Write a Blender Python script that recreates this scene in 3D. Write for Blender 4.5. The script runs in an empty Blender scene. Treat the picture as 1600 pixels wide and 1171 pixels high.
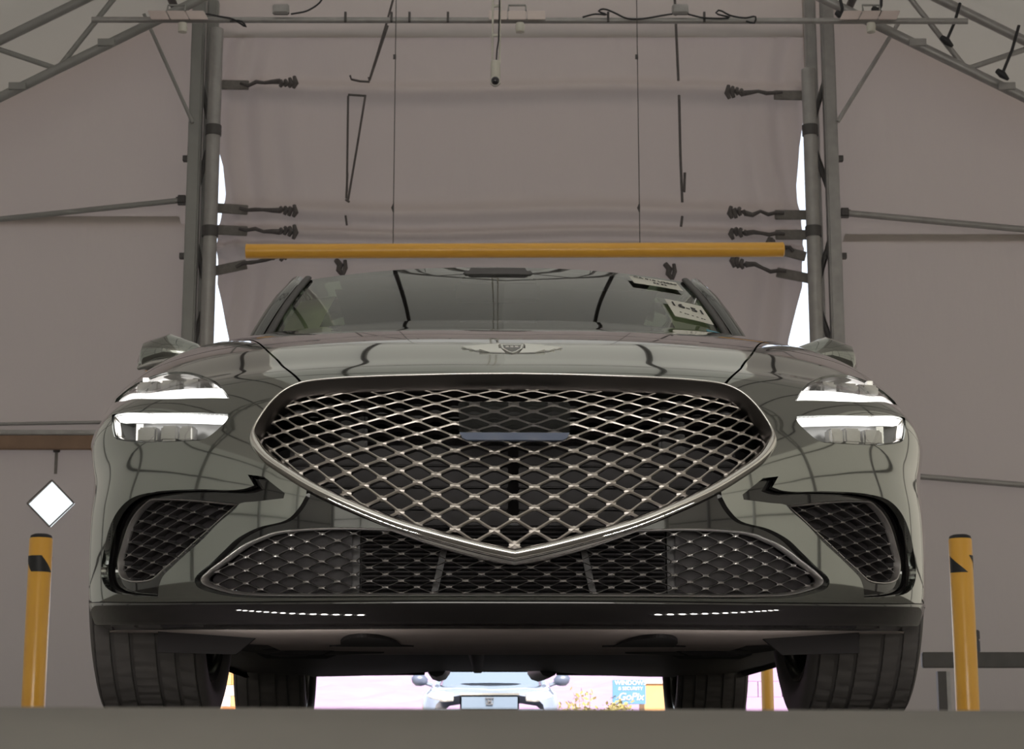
import bpy, bmesh, math, random
import numpy as np
from mathutils import Vector, Matrix
from mathutils.geometry import delaunay_2d_cdt
random.seed(4); rng = np.random.default_rng(4)
SC = bpy.context.scene; COL = SC.collection
R = math.radians

# ------------------------------------------------------------------ camera, sky, sun, exposure
cam_d = bpy.data.cameras.new('camera'); cam = bpy.data.objects.new('camera', cam_d); COL.objects.link(cam)
cam.location = (0, 0, -.07); cam.rotation_euler = (R(90 + 11.26), 0, 0)
cam_d.sensor_width = 36.0; cam_d.lens = 36.0 * 2991 / 1600; cam_d.clip_start = .05; cam_d.clip_end = 600
cam_d.dof.use_dof = True; cam_d.dof.focus_distance = 3.9; cam_d.dof.aperture_fstop = 24
SC.camera = cam
SUN_EL = R(44)
world = bpy.data.worlds.new('sky'); SC.world = world; world.use_nodes = True
wn = world.node_tree; bg = wn.nodes['Background']
sky = wn.nodes.new('ShaderNodeTexSky'); sky.sky_type = 'NISHITA'; sky.sun_disc = False
sky.sun_elevation = SUN_EL; sky.sun_rotation = R(172); sky.dust_density = 5.0
hs_ = wn.nodes.new('ShaderNodeHueSaturation'); hs_.inputs['Saturation'].default_value = .42
wn.links.new(sky.outputs[0], hs_.inputs['Color']); wn.links.new(hs_.outputs[0], bg.inputs[0]); bg.inputs[1].default_value = .42
sun_d = bpy.data.lights.new('sun', 'SUN'); sun_d.energy = 14; sun_d.angle = R(.6); sun_d.color = (1, .95, .88)
sun = bpy.data.objects.new('sun', sun_d); COL.objects.link(sun)
sun.rotation_euler = Vector((-.12, math.cos(SUN_EL), -math.sin(SUN_EL))).to_track_quat('-Z', 'Y').to_euler()
VS = SC.view_settings; VS.view_transform = 'Standard'; VS.look = 'None'; VS.gamma = 1; VS.use_curve_mapping = False
VS.exposure = 0.16
SC.cycles.max_bounces = 10; SC.cycles.transparent_max_bounces = 12
SC.cycles.sample_clamp_indirect = 6

# ------------------------------------------------------------------ materials
def new_mat(name):
    m = bpy.data.materials.new(name); m.use_nodes = True
    return m, m.node_tree, m.node_tree.nodes['Principled BSDF']
def pm(name, col, rough=.5, metal=0., noise=0., nscale=20., coat=0., bump=0., spec=None, emit=None, es=0., ior=None):
    m, nt, p = new_mat(name)
    p.inputs['Base Color'].default_value = (*col, 1); p.inputs['Roughness'].default_value = rough
    p.inputs['Metallic'].default_value = metal; p.inputs['Coat Weight'].default_value = coat
    p.inputs['Coat Roughness'].default_value = .02
    if spec is not None: p.inputs['Specular IOR Level'].default_value = spec
    if ior is not None: p.inputs['Coat IOR'].default_value = ior
    if emit: p.inputs['Emission Color'].default_value = (*emit, 1); p.inputs['Emission Strength'].default_value = es
    if noise or bump:
        tc = nt.nodes.new('ShaderNodeTexCoord'); n = nt.nodes.new('ShaderNodeTexNoise')
        n.inputs['Scale'].default_value = nscale; n.inputs['Detail'].default_value = 6
        nt.links.new(tc.outputs['Object'], n.inputs['Vector'])
        if noise:
            mx = nt.nodes.new('ShaderNodeMix'); mx.data_type = 'RGBA'
            mx.inputs[6].default_value = (*[c * (1 - noise) for c in col], 1); mx.inputs[7].default_value = (*[min(1, c * (1 + noise)) for c in col], 1)
            nt.links.new(n.outputs['Fac'], mx.inputs[0]); nt.links.new(mx.outputs[2], p.inputs['Base Color'])
        if bump:
            b = nt.nodes.new('ShaderNodeBump'); b.inputs['Strength'].default_value = bump; b.inputs['Distance'].default_value = .01
            nt.links.new(n.outputs['Fac'], b.inputs['Height']); nt.links.new(b.outputs[0], p.inputs['Normal'])
    return m
def fabric(name, col, trans, tcol=None, bump=.25, scale=1.3):
    m = bpy.data.materials.new(name); m.use_nodes = True; nt = m.node_tree; nt.nodes.clear()
    out = nt.nodes.new('ShaderNodeOutputMaterial'); mix = nt.nodes.new('ShaderNodeMixShader')
    d = nt.nodes.new('ShaderNodeBsdfDiffuse'); t = nt.nodes.new('ShaderNodeBsdfTranslucent')
    tc = nt.nodes.new('ShaderNodeTexCoord'); n = nt.nodes.new('ShaderNodeTexNoise'); n.inputs['Scale'].default_value = scale; n.inputs['Detail'].default_value = 5
    mp = nt.nodes.new('ShaderNodeMapping'); mp.inputs['Scale'].default_value = (1.4, 1, .5)
    nt.links.new(tc.outputs['Object'], mp.inputs[0]); nt.links.new(mp.outputs[0], n.inputs['Vector'])
    b = nt.nodes.new('ShaderNodeBump'); b.inputs['Strength'].default_value = bump; b.inputs['Distance'].default_value = .12
    nt.links.new(n.outputs['Fac'], b.inputs['Height'])
    d.inputs[0].default_value = (*col, 1); t.inputs[0].default_value = (*(tcol or col), 1)
    nt.links.new(b.outputs[0], d.inputs['Normal'])
    mix.inputs[0].default_value = trans
    nt.links.new(d.outputs[0], mix.inputs[1]); nt.links.new(t.outputs[0], mix.inputs[2]); nt.links.new(mix.outputs[0], out.inputs[0])
    return m
def glass(name, tint, ior=1.5, rough=0.0, gcol=(1, 1, 1)):
    m = bpy.data.materials.new(name); m.use_nodes = True; nt = m.node_tree; nt.nodes.clear()
    out = nt.nodes.new('ShaderNodeOutputMaterial'); mix = nt.nodes.new('ShaderNodeMixShader')
    t = nt.nodes.new('ShaderNodeBsdfTransparent'); g = nt.nodes.new('ShaderNodeBsdfGlossy'); f = nt.nodes.new('ShaderNodeFresnel')
    f.inputs[0].default_value = ior; g.inputs['Roughness'].default_value = rough; t.inputs[0].default_value = (*tint, 1); g.inputs[0].default_value = (*gcol, 1)
    nt.links.new(f.outputs[0], mix.inputs[0]); nt.links.new(t.outputs[0], mix.inputs[1]); nt.links.new(g.outputs[0], mix.inputs[2]); nt.links.new(mix.outputs[0], out.inputs[0])
    return m
M = dict(
 paint=pm('car_paint', (.29, .303, .288), .06, .95, coat=1, ior=1.6),
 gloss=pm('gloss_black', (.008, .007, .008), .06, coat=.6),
 chrome=pm('chrome', (.82, .80, .78), .08, 1),
 badge=pm('badge_metal', (.92, .92, .90), .28, 1, noise=.01),
 satin=pm('satin_dark_chrome', (.50, .46, .43), .32, 1),
 ring=pm('dark_chrome', (.16, .15, .15), .3, 1),
 mesh_lo=pm('dark_grille_plastic', (.48, .46, .46), .35, .9),
 plastic=pm('black_plastic', (.05, .046, .048), .45, noise=.2, nscale=60),
 plate=pm('charcoal_plastic', (.042, .037, .041), .55, noise=.15, nscale=30),
 tray=pm('underbody_plastic', (.42, .36, .35), .6, noise=.25, nscale=9, bump=.1),
 dark=pm('dark_void', (.018, .015, .017), .8, noise=.2),
 fin=pm('radiator_fin', (.09, .085, .09), .4, .8),
 rubber=pm('tyre_rubber', (.10, .092, .09), .62, noise=.15, nscale=40, bump=.05),
 rim=pm('alloy', (.42, .41, .40), .25, 1, noise=.05),
 glass=glass('windscreen_glass', (.70, .78, .66), 1.42),
 lens=glass('clear_lens', (.92, .93, .92), 1.45),
 smoke=glass('smoked_cover', (.30, .30, .31), 1.35),
 blue=pm('blue_reflection_cover', (.20, .24, .36), .15, noise=.03),
 drl=pm('running_light', (1, 1, 1), .3, emit=(1, .98, .97), es=1.5),
 lamp_in=pm('lamp_housing', (.30, .30, .295), .3, .4, noise=.2),
 lampgrey=pm('lamp_optic', (.55, .54, .53), .12, .7),
 interior=pm('cabin_trim', (.06, .055, .05), .7, noise=.2),
 window_light=pm('pale_window_light', (.62, .66, .50), .8, noise=.1),  # pale green stands in for light coming through the side windows
 seat=pm('seat_leather', (.05, .04, .04), .5, noise=.2, nscale=30),
 paper=pm('paper', (.66, .65, .60), .7, noise=.05),
 ink=pm('ink', (.03, .03, .035), .7, noise=.1),
 bluepaper=pm('blue_paper', (.10, .32, .42), .6, noise=.1),
 fab_back=fabric('tent_fabric', (.43, .395, .365), .23, (.47, .40, .355)),
 fab_door=fabric('door_fabric', (.40, .36, .335), .24, (.44, .375, .335), bump=.35),
 fab_roof=fabric('roof_fabric', (.58, .585, .54), .10, bump=.1),
 fab_eave=fabric('eave_fabric', (.50, .48, .44), .05, bump=.1),
 glow=pm('led_glow', (1, 1, 1), .3, emit=(1, .96, .88), es=90),
 fab_gable=fabric('gable_light_fabric', (.62, .63, .58), .42, bump=.1),  # unseen bright peak, added to lighten the bonnet's reflections
 fab_front=fabric('front_fabric', (.72, .74, .68), .36, bump=.08),
 fab_side=fabric('side_fabric', (.68, .68, .62), .30, (.74, .70, .58), bump=.08),
 steel=pm('galvanised_steel', (.36, .35, .345), .42, .4, noise=.2, nscale=14),
 steel_d=pm('dark_steel', (.09, .085, .085), .5, .4, noise=.2, nscale=14),
 steel_pale_haze=pm('pale_haze_steel', (.30, .30, .29), .5, .1, noise=.12, nscale=10),  # tone puts the haze over the left-hand steel into the colour
 yellow=pm('yellow_paint', (1.0, .50, .07), .3, coat=.3, noise=.08, nscale=7),
 black_tape=pm('black_tape', (.02, .02, .024), .5, noise=.1),
 wood=pm('plank_wood', (.25, .16, .11), .7, noise=.25, nscale=8),
 strap=pm('dark_webbing', (.105, .094, .094), .85, noise=.35, nscale=40, bump=.3),
 strap_g=pm('grey_webbing', (.21, .195, .185), .85, noise=.3, nscale=30, bump=.3),
 led=pm('led_panel', (.62, .52, .50), .4, noise=.05),
 white=pm('white_plastic', (.62, .60, .54), .4, noise=.05),
 lensblk=pm('camera_lens', (.02, .018, .025), .08, coat=.5),
 concrete=pm('concrete', (.205, .192, .178), .85, noise=.28, nscale=5, bump=.25),
 asphalt=pm('asphalt', (.27, .25, .26), .9, noise=.2, nscale=2),
 gravel=pm('lilac_gravel', (.185, .118, .195), .95, noise=.2, nscale=1.1, bump=.3),
 white_car=pm('white_car_paint', (.115, .135, .18), .25, coat=1, noise=.01),
 carglass=pm('pale_reflecting_glass', (.09, .115, .15), .1, .0, noise=.05),
 headl=pm('lit_headlight', (1, .95, .85), .3, emit=(1, .62, .25), es=2.2),
 mirror_grey=pm('grey_mirror_shell', (.05, .06, .09), .35, noise=.1),
 twig=pm('dry_twig', (.13, .10, .03), .8, noise=.2),
 leafm=pm('dry_leaf', (.17, .14, .04), .8, noise=.25),
 signblue=pm('sign_blue', (.030, .095, .19), .5, noise=.05),
 signtext=pm('sign_white', (.40, .30, .26), .5, noise=.03),
 tan=pm('tan_stucco', (.31, .165, .065), .85, noise=.15, nscale=3),
 tan2=pm('pale_stucco', (.29, .22, .20), .85, noise=.15, nscale=3),
 yellow_out=pm('sunlit_yellow_paint', (.34, .17, .012), .42, noise=.06),
 orange=pm('orange_paint', (.33, .115, .022), .5, noise=.06),
)

M['blue'].node_tree.nodes['Principled BSDF'].inputs['Alpha'].default_value = .72
# ------------------------------------------------------------------ mesh helpers
class MB:
    def __init__(s): s.v = []; s.f = []
    def add(s, vs, fs):
        o = len(s.v); s.v += [tuple(float(a) for a in v) for v in vs]; s.f += [tuple(i + o for i in f) for f in fs]; return s
    def box(s, c, d, rot=None, taper=1.0):
        c = Vector(c); hx, hy, hz = d[0] / 2, d[1] / 2, d[2] / 2
        vs = [Vector((x * hx * (taper if z > 0 else 1), y * hy * (taper if z > 0 else 1), z * hz)) for z in (-1, 1) for y in (-1, 1) for x in (-1, 1)]
        if rot is not None: vs = [rot @ v for v in vs]
        return s.add([v + c for v in vs], [(0, 2, 3, 1), (4, 5, 7, 6), (0, 1, 5, 4), (1, 3, 7, 5), (3, 2, 6, 7), (2, 0, 4, 6)])
    def path(s, pts, r, n=8, closed=False, flat=1.0):
        pts = [Vector(p) for p in pts]; k = len(pts); rr = r if hasattr(r, '__len__') else [r] * k
        vs = []; up = None
        for i, p in enumerate(pts):
            a = pts[(i - 1) % k] if (i or closed) else p; b = pts[(i + 1) % k] if (i < k - 1 or closed) else p
            t = (b - a).normalized()
            if up is None: up = Vector((0, 0, 1)) if abs(t.z) < .9 else Vector((0, 1, 0))
            x = t.cross(up)
            if x.length < 1e-5: x = t.cross(Vector((1, 0, 0)))
            x.normalize(); y = x.cross(t).normalized(); up = y
            for q in range(n):
                an = 2 * math.pi * (q + .5) / n
                vs.append(p + x * math.cos(an) * rr[i] + y * math.sin(an) * rr[i] * flat)
        fs = []
        for i in range(k if closed else k - 1):
            j = (i + 1) % k
            for q in range(n): fs.append((i * n + q, i * n + (q + 1) % n, j * n + (q + 1) % n, j * n + q))
        if not closed: fs.append(tuple(range(n - 1, -1, -1))); fs.append(tuple((k - 1) * n + q for q in range(n)))
        return s.add(vs, fs)
    def tube(s, a, b, r, n=10): return s.path([a, b], r, n)
    def lathe(s, prof, c, axis='z', n=32, cap=True):
        vs = []
        for (r, h) in prof:
            for q in range(n):
                an = 2 * math.pi * q / n; a, b = r * math.cos(an), r * math.sin(an)
                vs.append({'z': (a, b, h), 'x': (h, a, b), 'y': (b, h, a)}[axis])
        fs = [(i * n + q, i * n + (q + 1) % n, (i + 1) * n + (q + 1) % n, (i + 1) * n + q) for i in range(len(prof) - 1) for q in range(n)]
        if cap: fs += [tuple(range(n - 1, -1, -1)), tuple((len(prof) - 1) * n + q for q in range(n))]
        return s.add([Vector(v) + Vector(c) for v in vs], fs)
    def grid(s, P, flip=False):
        P = np.asarray(P); a, b = P.shape[:2]
        fs = [(i * b + j, (i + 1) * b + j, (i + 1) * b + j + 1, i * b + j + 1) for i in range(a - 1) for j in range(b - 1)]
        if flip: fs = [f[::-1] for f in fs]
        return s.add(P.reshape(-1, 3), fs)
    def prism(s, poly, ax, d0, d1):
        """poly in 2-D extruded along axis ax from d0 to d1 (ax 'y': poly is x,z; 'x': y,z; 'z': x,y)"""
        n = len(poly); mk = {'y': lambda p, d: (p[0], d, p[1]), 'x': lambda p, d: (d, p[0], p[1]), 'z': lambda p, d: (p[0], p[1], d)}[ax]
        vs = [mk(p, d0) for p in poly] + [mk(p, d1) for p in poly]
        return s.add(vs, [tuple(range(n)), tuple(range(2 * n - 1, n - 1, -1))] + [(i, i + n, (i + 1) % n + n, (i + 1) % n) for i in range(n)])
    def build(s, name, mat, parent=None, smooth=None, fix=True, bevel=0, kind=None, label=None):
        me = bpy.data.meshes.new(name); me.from_pydata(s.v, [], s.f); me.update()
        if fix or bevel:
            bm = bmesh.new(); bm.from_mesh(me)
            if fix: bmesh.ops.recalc_face_normals(bm, faces=bm.faces)
            if bevel:
                bmesh.ops.bevel(bm, geom=[e for e in bm.edges if len(e.link_faces) == 2 and e.calc_face_angle(0) > .5], offset=bevel, segments=2, affect='EDGES', clamp_overlap=True)
            bm.to_mesh(me); bm.free()
        if smooth is not None: me.shade_smooth(); me.set_sharp_from_angle(angle=R(smooth))
        return link(name, me, mat, parent, kind, label)
def link(name, me, mat, parent=None, kind=None, label=None):
    o = bpy.data.objects.new(name, me); COL.objects.link(o)
    me.materials.append(M[mat] if isinstance(mat, str) else mat)
    if parent is not None: o.parent = parent
    if kind: o['kind'] = kind
    if label: o['label'] = label
    return o
def tag(o, label, cat, group=None, kind=None):
    o['label'] = label; o['category'] = cat
    if group: o['group'] = group
    if kind: o['kind'] = kind
    return o
def thing(name, label, cat, loc=(0, 0, 0), rz=0, group=None, kind=None):
    o = bpy.data.objects.new(name, None); COL.objects.link(o); o.location = loc; o.rotation_euler.z = rz; o.empty_display_size = .1
    return tag(o, label, cat, group, kind)
def dup(root, loc, rz=0, label=None):
    def cp(o, par):
        c = o.copy(); COL.objects.link(c)
        if par is not None: c.parent = par
        for ch in o.children: cp(ch, c)
        return c
    r = cp(root, None); r.location = loc; r.rotation_euler.z = rz
    if label: r['label'] = label
    return r

# smooth closed polygon through points (Catmull-Rom), listed corners stay sharp
def smooth_poly(pts, corners=(), step=.05, closed=True):
    P = np.array(pts, float); n = len(P); out = []
    rngi = range(n if closed else n - 1)
    for i in rngi:
        p1, p2 = P[i], P[(i + 1) % n]
        p0 = P[i - 1] if (i > 0 or closed) else 2 * p1 - p2
        p3 = P[(i + 2) % n] if (i + 2 < n or closed) else 2 * p2 - p1
        if i in corners: p0 = 2 * p1 - p2
        if (i + 1) % n in corners: p3 = 2 * p2 - p1
        L = np.linalg.norm(p2 - p1); k = max(1, int(math.ceil(L / step)))
        d1 = np.linalg.norm(p1 - p0); d3 = np.linalg.norm(p3 - p2)
        m1 = (p2 - p1) * .5 + (p1 - p0) * .5 * (L / max(d1, 1e-6)); m2 = (p2 - p1) * .5 + (p3 - p2) * .5 * (L / max(d3, 1e-6))
        for t in np.arange(k) / k:
            h = (2 * t**3 - 3 * t**2 + 1, t**3 - 2 * t**2 + t, -2 * t**3 + 3 * t**2, t**3 - t**2)
            out.append(h[0] * p1 + h[1] * m1 + h[2] * p2 + h[3] * m2)
    if not closed: out.append(P[-1])
    return np.array(out)
def inpoly(P, poly):
    x, y = P[:, 0], P[:, 1]; r = np.zeros(len(P), bool); q = np.roll(poly, -1, 0)
    for a, b in zip(poly, q):
        c = (a[1] > y) != (b[1] > y)
        with np.errstate(divide='ignore', invalid='ignore'):
            r ^= c & (x < (b[0] - a[0]) * (y - a[1]) / (b[1] - a[1]) + a[0])
    return r
def dist_poly(P, poly):
    d = np.full(len(P), 1e9); q = np.roll(poly, -1, 0)
    for a, b in zip(poly, q):
        ab = b - a; L = max((ab**2).sum(), 1e-12); t = np.clip(((P - a) @ ab) / L, 0, 1)
        d = np.minimum(d, ((P - a - t[:, None] * ab)**2).sum(1))
    return np.sqrt(d)
def mirror(poly): 
    p = np.array(poly, float); return (p * [-1, 1])[::-1]
def both(half):
    """half outline from centre line round to centre line -> full closed outline"""
    h = np.array(half, float); m = (h * [-1, 1])[::-1]
    return np.vstack([h, m[1:-1] if abs(h[0, 0]) < .02 and abs(h[-1, 0]) < .02 else m])

def panel(name, S, N, outline, holes, mat, parent, d=.08, flange=.012, off=0., keep=None, label=None):
    """A sheet cut to an outline (with holes) in the surface parameters of S, with its edges turned in by `flange`."""
    loops = [np.asarray(outline, float)] + [np.asarray(h, float) for h in holes]
    lo, hi = loops[0].min(0), loops[0].max(0); dx, dy = (d, d) if not hasattr(d, '__len__') else d
    gx, gy = np.meshgrid(np.arange(lo[0] + dx / 2, hi[0], dx), np.arange(lo[1] + dy / 2, hi[1], dy)); G = np.stack([gx.ravel(), gy.ravel()], 1)
    ok = inpoly(G, loops[0])
    for h in loops[1:]: ok &= ~inpoly(G, h)
    G = G[ok]
    for h in loops: G = G[dist_poly(G * [1, 1], h) > min(dx, dy) * .45]
    pts = [tuple(p) for p in G]; edges = []
    for h in loops:
        o = len(pts); pts += [tuple(p) for p in h]; n = len(h); edges += [(o + i, o + (i + 1) % n) for i in range(n)]
    vs, es, fs, *_ = delaunay_2d_cdt([Vector(p) for p in pts], edges, [], 0, 1e-6)
    V = np.array([(v.x, v.y) for v in vs]); F = np.array([tuple(f) for f in fs if len(f) == 3])
    c = V[F].mean(1); ok = inpoly(c, loops[0])
    for h in loops[1:]: ok &= ~inpoly(c, h)
    if keep is not None: ok &= keep(S(c))
    F = F[ok]
    a = V[F[:, 1]] - V[F[:, 0]]; b = V[F[:, 2]] - V[F[:, 0]]; cr = a[:, 0] * b[:, 1] - a[:, 1] * b[:, 0]
    F[cr < 0] = F[cr < 0][:, ::-1]; F = F[np.abs(cr) > 1e-10]
    used = np.unique(F); rm = -np.ones(len(V), int); rm[used] = np.arange(len(used)); F = rm[F]; V = V[used]
    nv = N(V); P = S(V) + nv * off
    cnt = {}
    for f in F:
        for i in range(3):
            e = (f[i], f[(i + 1) % 3]); cnt[e] = cnt.get(e, 0) + 1
    bd = [e for e in cnt if (e[1], e[0]) not in cnt]
    verts = [tuple(p) for p in P]; faces = [tuple(int(i) for i in f) for f in F]; nl = [tuple(nv[i]) for f in F for i in f]
    if flange:
        m1, m2 = {}, {}
        for a_, b_ in bd:
            for q in (a_, b_):
                if q not in m1:
                    m1[q] = len(verts); verts.append(tuple(P[q])); m2[q] = len(verts); verts.append(tuple(P[q] - nv[q] * flange))
        for a_, b_ in bd:
            faces.append((m1[b_], m1[a_], m2[a_], m2[b_]))
            A, B, C = Vector(verts[m1[b_]]), Vector(verts[m1[a_]]), Vector(verts[m2[a_]]); nn = (B - A).cross(C - A)
            nn = nn.normalized() if nn.length > 1e-12 else Vector((0, 0, 1)); nl += [tuple(nn)] * 4
    me = bpy.data.meshes.new(name); me.from_pydata(verts, [], faces); me.update(); me.shade_smooth()
    me.normals_split_custom_set(nl)
    return link(name, me, mat, parent, label=label)
def flatS(fn):
    S = lambda q: np.array([fn(a, b) for a, b in q])
    def N(q):
        e = 1e-4; q = np.asarray(q); du = S(q + [e, 0]) - S(q - [e, 0]); dv = S(q + [0, e]) - S(q - [0, e])
        n = np.cross(du, dv); return n / np.linalg.norm(n, axis=1)[:, None]
    return S, N

# ------------------------------------------------------------------ SETTING: ground, tent, outside
def slopez(x): return 5.25 - .53 * (abs(x) - 2.3)          # underside of the roof trusses
HW, YB, YF = 6.2, 14.0, -11.0
# floor: low apron in front, a rounded crest close to the lens, then the level lane under the car
def floor_z(x, y):
    pts = [(-60, -.22), (.50, -.22), (.66, -.15), (.76, -.085), (.83, -.058), (.90, -.0488), (1.0, -.0470), (3.0, -.0035), (3.15, 0), (14.4, 0)]
    ys, zs = zip(*pts); z = float(np.interp(y, ys, zs))
    return z + (-.0040 * x if .5 < y < 2.5 and abs(x) < 2 else (-.004 * 2 * np.sign(x) if .5 < y < 2.5 else 0)) * (1 - max(0, (y - 1.0)) / 1.5 if y > 1 else 1)
ys = [YF, -6, -3, -1, .3, .5, .58, .66, .71, .76, .80, .83, .87, .90, .95, 1.0, 1.3, 1.6, 2, 2.5, 3.0, 3.15, 4, 6, 8, 10, 12, 14.4]
xs = [-HW, -4, -2, -1, -.5, 0, .5, 1, 2, 4, HW]
mb = MB().grid([[(x, y, floor_z(x, y)) for y in ys] for x in xs], flip=False)
fl = mb.build('floor', 'concrete', smooth=60, fix=False); fl.data.flip_normals() if fl.data.polygons[0].normal.z < 0 else None
tag(fl, 'grey concrete lane floor rising to a blurred rounded crest at the bottom of the picture', 'floor', kind='structure')
mb = MB().grid([[(x, y, -.20) for y in (14.4, 30, 60, 140)] for x in (-90, -30, 0, 30, 90)])
o = mb.build('ground', 'asphalt', fix=False); o.data.flip_normals() if o.data.polygons[0].normal.z < 0 else None
tag(o, 'sunlit asphalt yard beyond the tent exit', 'ground', kind='structure')
mb = MB().grid([[(x, y, -.25) for y in (-140, -40, YF)] for x in (-90, -30, 0, 30, 90)])
o = mb.build('ground', 'asphalt', fix=False); o.data.flip_normals() if o.data.polygons[0].normal.z < 0 else None
tag(o, 'sunlit yard in front of the tent entrance behind the viewpoint', 'ground', kind='structure')
# gravel bank outside
nx, ny = 60, 14
Pg = [[(x, 62 + 30 * j / (ny - 1), -.2 + 4.2 * (j / (ny - 1))**.8 + rng.normal(0, .09)) for j in range(ny)] for x in np.linspace(-40, 40, nx)]
o = MB().grid(Pg).build('hill', 'gravel', fix=False); o.data.flip_normals() if sum(p.normal.z for p in o.data.polygons) < 0 else None
tag(o, 'pale lilac gravel bank glaring in the sun behind the white sedan', 'hill', kind='structure')

# back wall: fabric panels either side of the exit and above it
wb = thing('wall_back', 'grey-brown fabric end wall of the tent around the exit', 'wall', (0, YB, 0), kind='structure')
def wallfn(x, z): return (x, .05 * math.sin(x * 1.3 + .4) * math.sin(z * .8), z)
WS, WN = flatS(wallfn)
diam = [(-3.30, 1.565), (-3.125, 1.74), (-2.95, 1.565), (-3.125, 1.39)]
DX, DZ, DR = -3.385, 1.745, .172
diam = [(DX - DR, DZ), (DX, DZ + DR), (DX + DR, DZ), (DX, DZ - DR)]
ZL, ZRR = 3.93, 3.80
panel('fabric_panel', WS, WN, [(-HW, ZL - .06), (-2.31, ZL - .06), (-2.31, slopez(2.31) + .55), (-HW, slopez(HW) + .55)], [], 'fab_back', wb, d=.3, flange=0)
panel('fabric_panel', WS, WN, [(2.25, ZRR - .06), (HW, ZRR - .06), (HW, slopez(HW) + .55), (2.25, slopez(2.25) + .55)], [], 'fab_back', wb, d=.3, flange=0)
panel('fabric_panel', WS, WN, [(-2.32, 5.38), (2.32, 5.38), (2.32, 5.8), (-2.32, 5.8)], [], 'fab_back', wb, d=.3, flange=0)
panel('gable_light_panel', WS, WN, [(-2.2, 5.79), (2.2, 5.79), (2.2, slopez(2.2) + .55), (0, slopez(0) + .55), (-2.2, slopez(2.2) + .55)], [], 'fab_gable', wb, d=.3, flange=0, label='paler translucent fabric added in the peak of the end wall to brighten the bonnet reflections')
def wz(py, Y): return math.tan(R(11.26) - math.atan((py - 585.5) / 2991)) * Y - .07     # height at distance Y of a sight line (measured off the photograph)
def wx(px, Y, z): return (px - 800) / 2991 * (Y * .98075 + (z + .07) * .19527)
# lower flaps lapped over the upper fabric
S2, N2 = flatS(lambda x, z: (x, -.03 + .03 * math.sin(x * 1.7 + z), z))
panel('wall_flap', S2, N2, [(-HW, .0), (-2.3, .0), (-2.3, ZL - .06), (-2.5, ZL - .06), (-2.52, ZL), (-HW, ZL)], [diam], 'fab_back', wb, d=.3, flange=.012)
panel('wall_flap', S2, N2, [(HW, .0), (HW, ZRR), (2.52, ZRR), (2.5, ZRR - .06), (2.25, ZRR - .06), (2.25, .0)], [], 'fab_back', wb, d=.3, flange=.012)
# diamond window: stitched frame + clear vinyl
win = thing('window_1', 'small diamond-shaped clear vinyl window glowing white in the fabric wall left of the car', 'window', (DX, YB - .045, DZ), kind='structure')
dm = [(DX - DR, DZ), (DX, DZ + DR), (DX + DR, DZ), (DX, DZ - DR)]
fr = MB()
for i in range(4):
    a, b = dm[i], dm[(i + 1) % 4]; fr.tube((a[0] - DX, 0, a[1] - DZ), (b[0] - DX, 0, b[1] - DZ), .006, 6)
fr.build('window_frame', 'strap_g', win)
pn = MB().prism([(p[0] - DX, p[1] - DZ) for p in dm], 'y', .0, .003).build('window_pane', 'lens', win)
hs = thing('hanging_strap', 'short dark strap hanging on the wall just above the white diamond window', 'strap', (DX + .03, YB - .06, DZ + .2))
MB().box((0, 0, .10), (.022, .008, .17)).build('webbing', 'strap_g', hs)
MB().box((0, 0, .19), (.05, .02, .03)).build('buckle', 'strap', hs, bevel=.004)

# door curtain with rolled battens and side gathers
def ledge(z):   # left/right edges of the curtain
    L = [(1.5, -1.80), (2.5, -2.02), (3.01, -2.125), (3.43, -2.23), (3.88, -2.23), (3.98, -2.195), (4.14, -2.185), (4.35, -2.21), (4.55, -2.27), (5.4, -2.32)]
    return float(np.interp(z, *zip(*L)))
def redge(z):
    L = [(1.5, 1.80), (2.5, 1.99), (3.01, 2.085), (3.42, 2.20), (3.86, 2.20), (3.98, 2.178), (4.2, 2.17), (4.5, 2.20), (4.78, 2.25), (5.4, 2.32)]
    return float(np.interp(z, *zip(*L)))
ZR1, ZR2, ZR3 = wz(140, 14.0), wz(332, 14.0), wz(366, 14.0)
def door_fn(x, z):
    a, b = ledge(z), redge(z); X = a + (b - a) * x
    y = 14.06
    for zr, w, h in ((ZR1, .07, .09), (ZR2, .075, .10), (ZR3, .05, .12), (ZR3 - .12, .05, .13)):
        y -= h * math.exp(-((z - zr - .015 * math.sin(X * 2.2)) / w)**2)
    e = min(x, 1 - x)
    g = math.exp(-(e / .10)**2)
    y -= .035 * g * math.sin(X * 26 + 1.5 * math.sin(z * 3)) + .014 * math.sin(X * 3.1 + z) * math.sin(z * 2.6)
    y -= .012 * math.exp(-(e / .25)**2) * math.sin(z * 5 + X * 9)
    return (X, y, z)
cu = MB().grid([[door_fn(x, z) for z in np.linspace(1.55, 5.42, 190)] for x in np.linspace(0, 1, 240)]).build('door_1', 'fab_door', smooth=180, fix=False)
tag(cu, 'tall grey-brown fabric door curtain with rolled horizontal pleats above the car', 'curtain', kind='structure')

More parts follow.
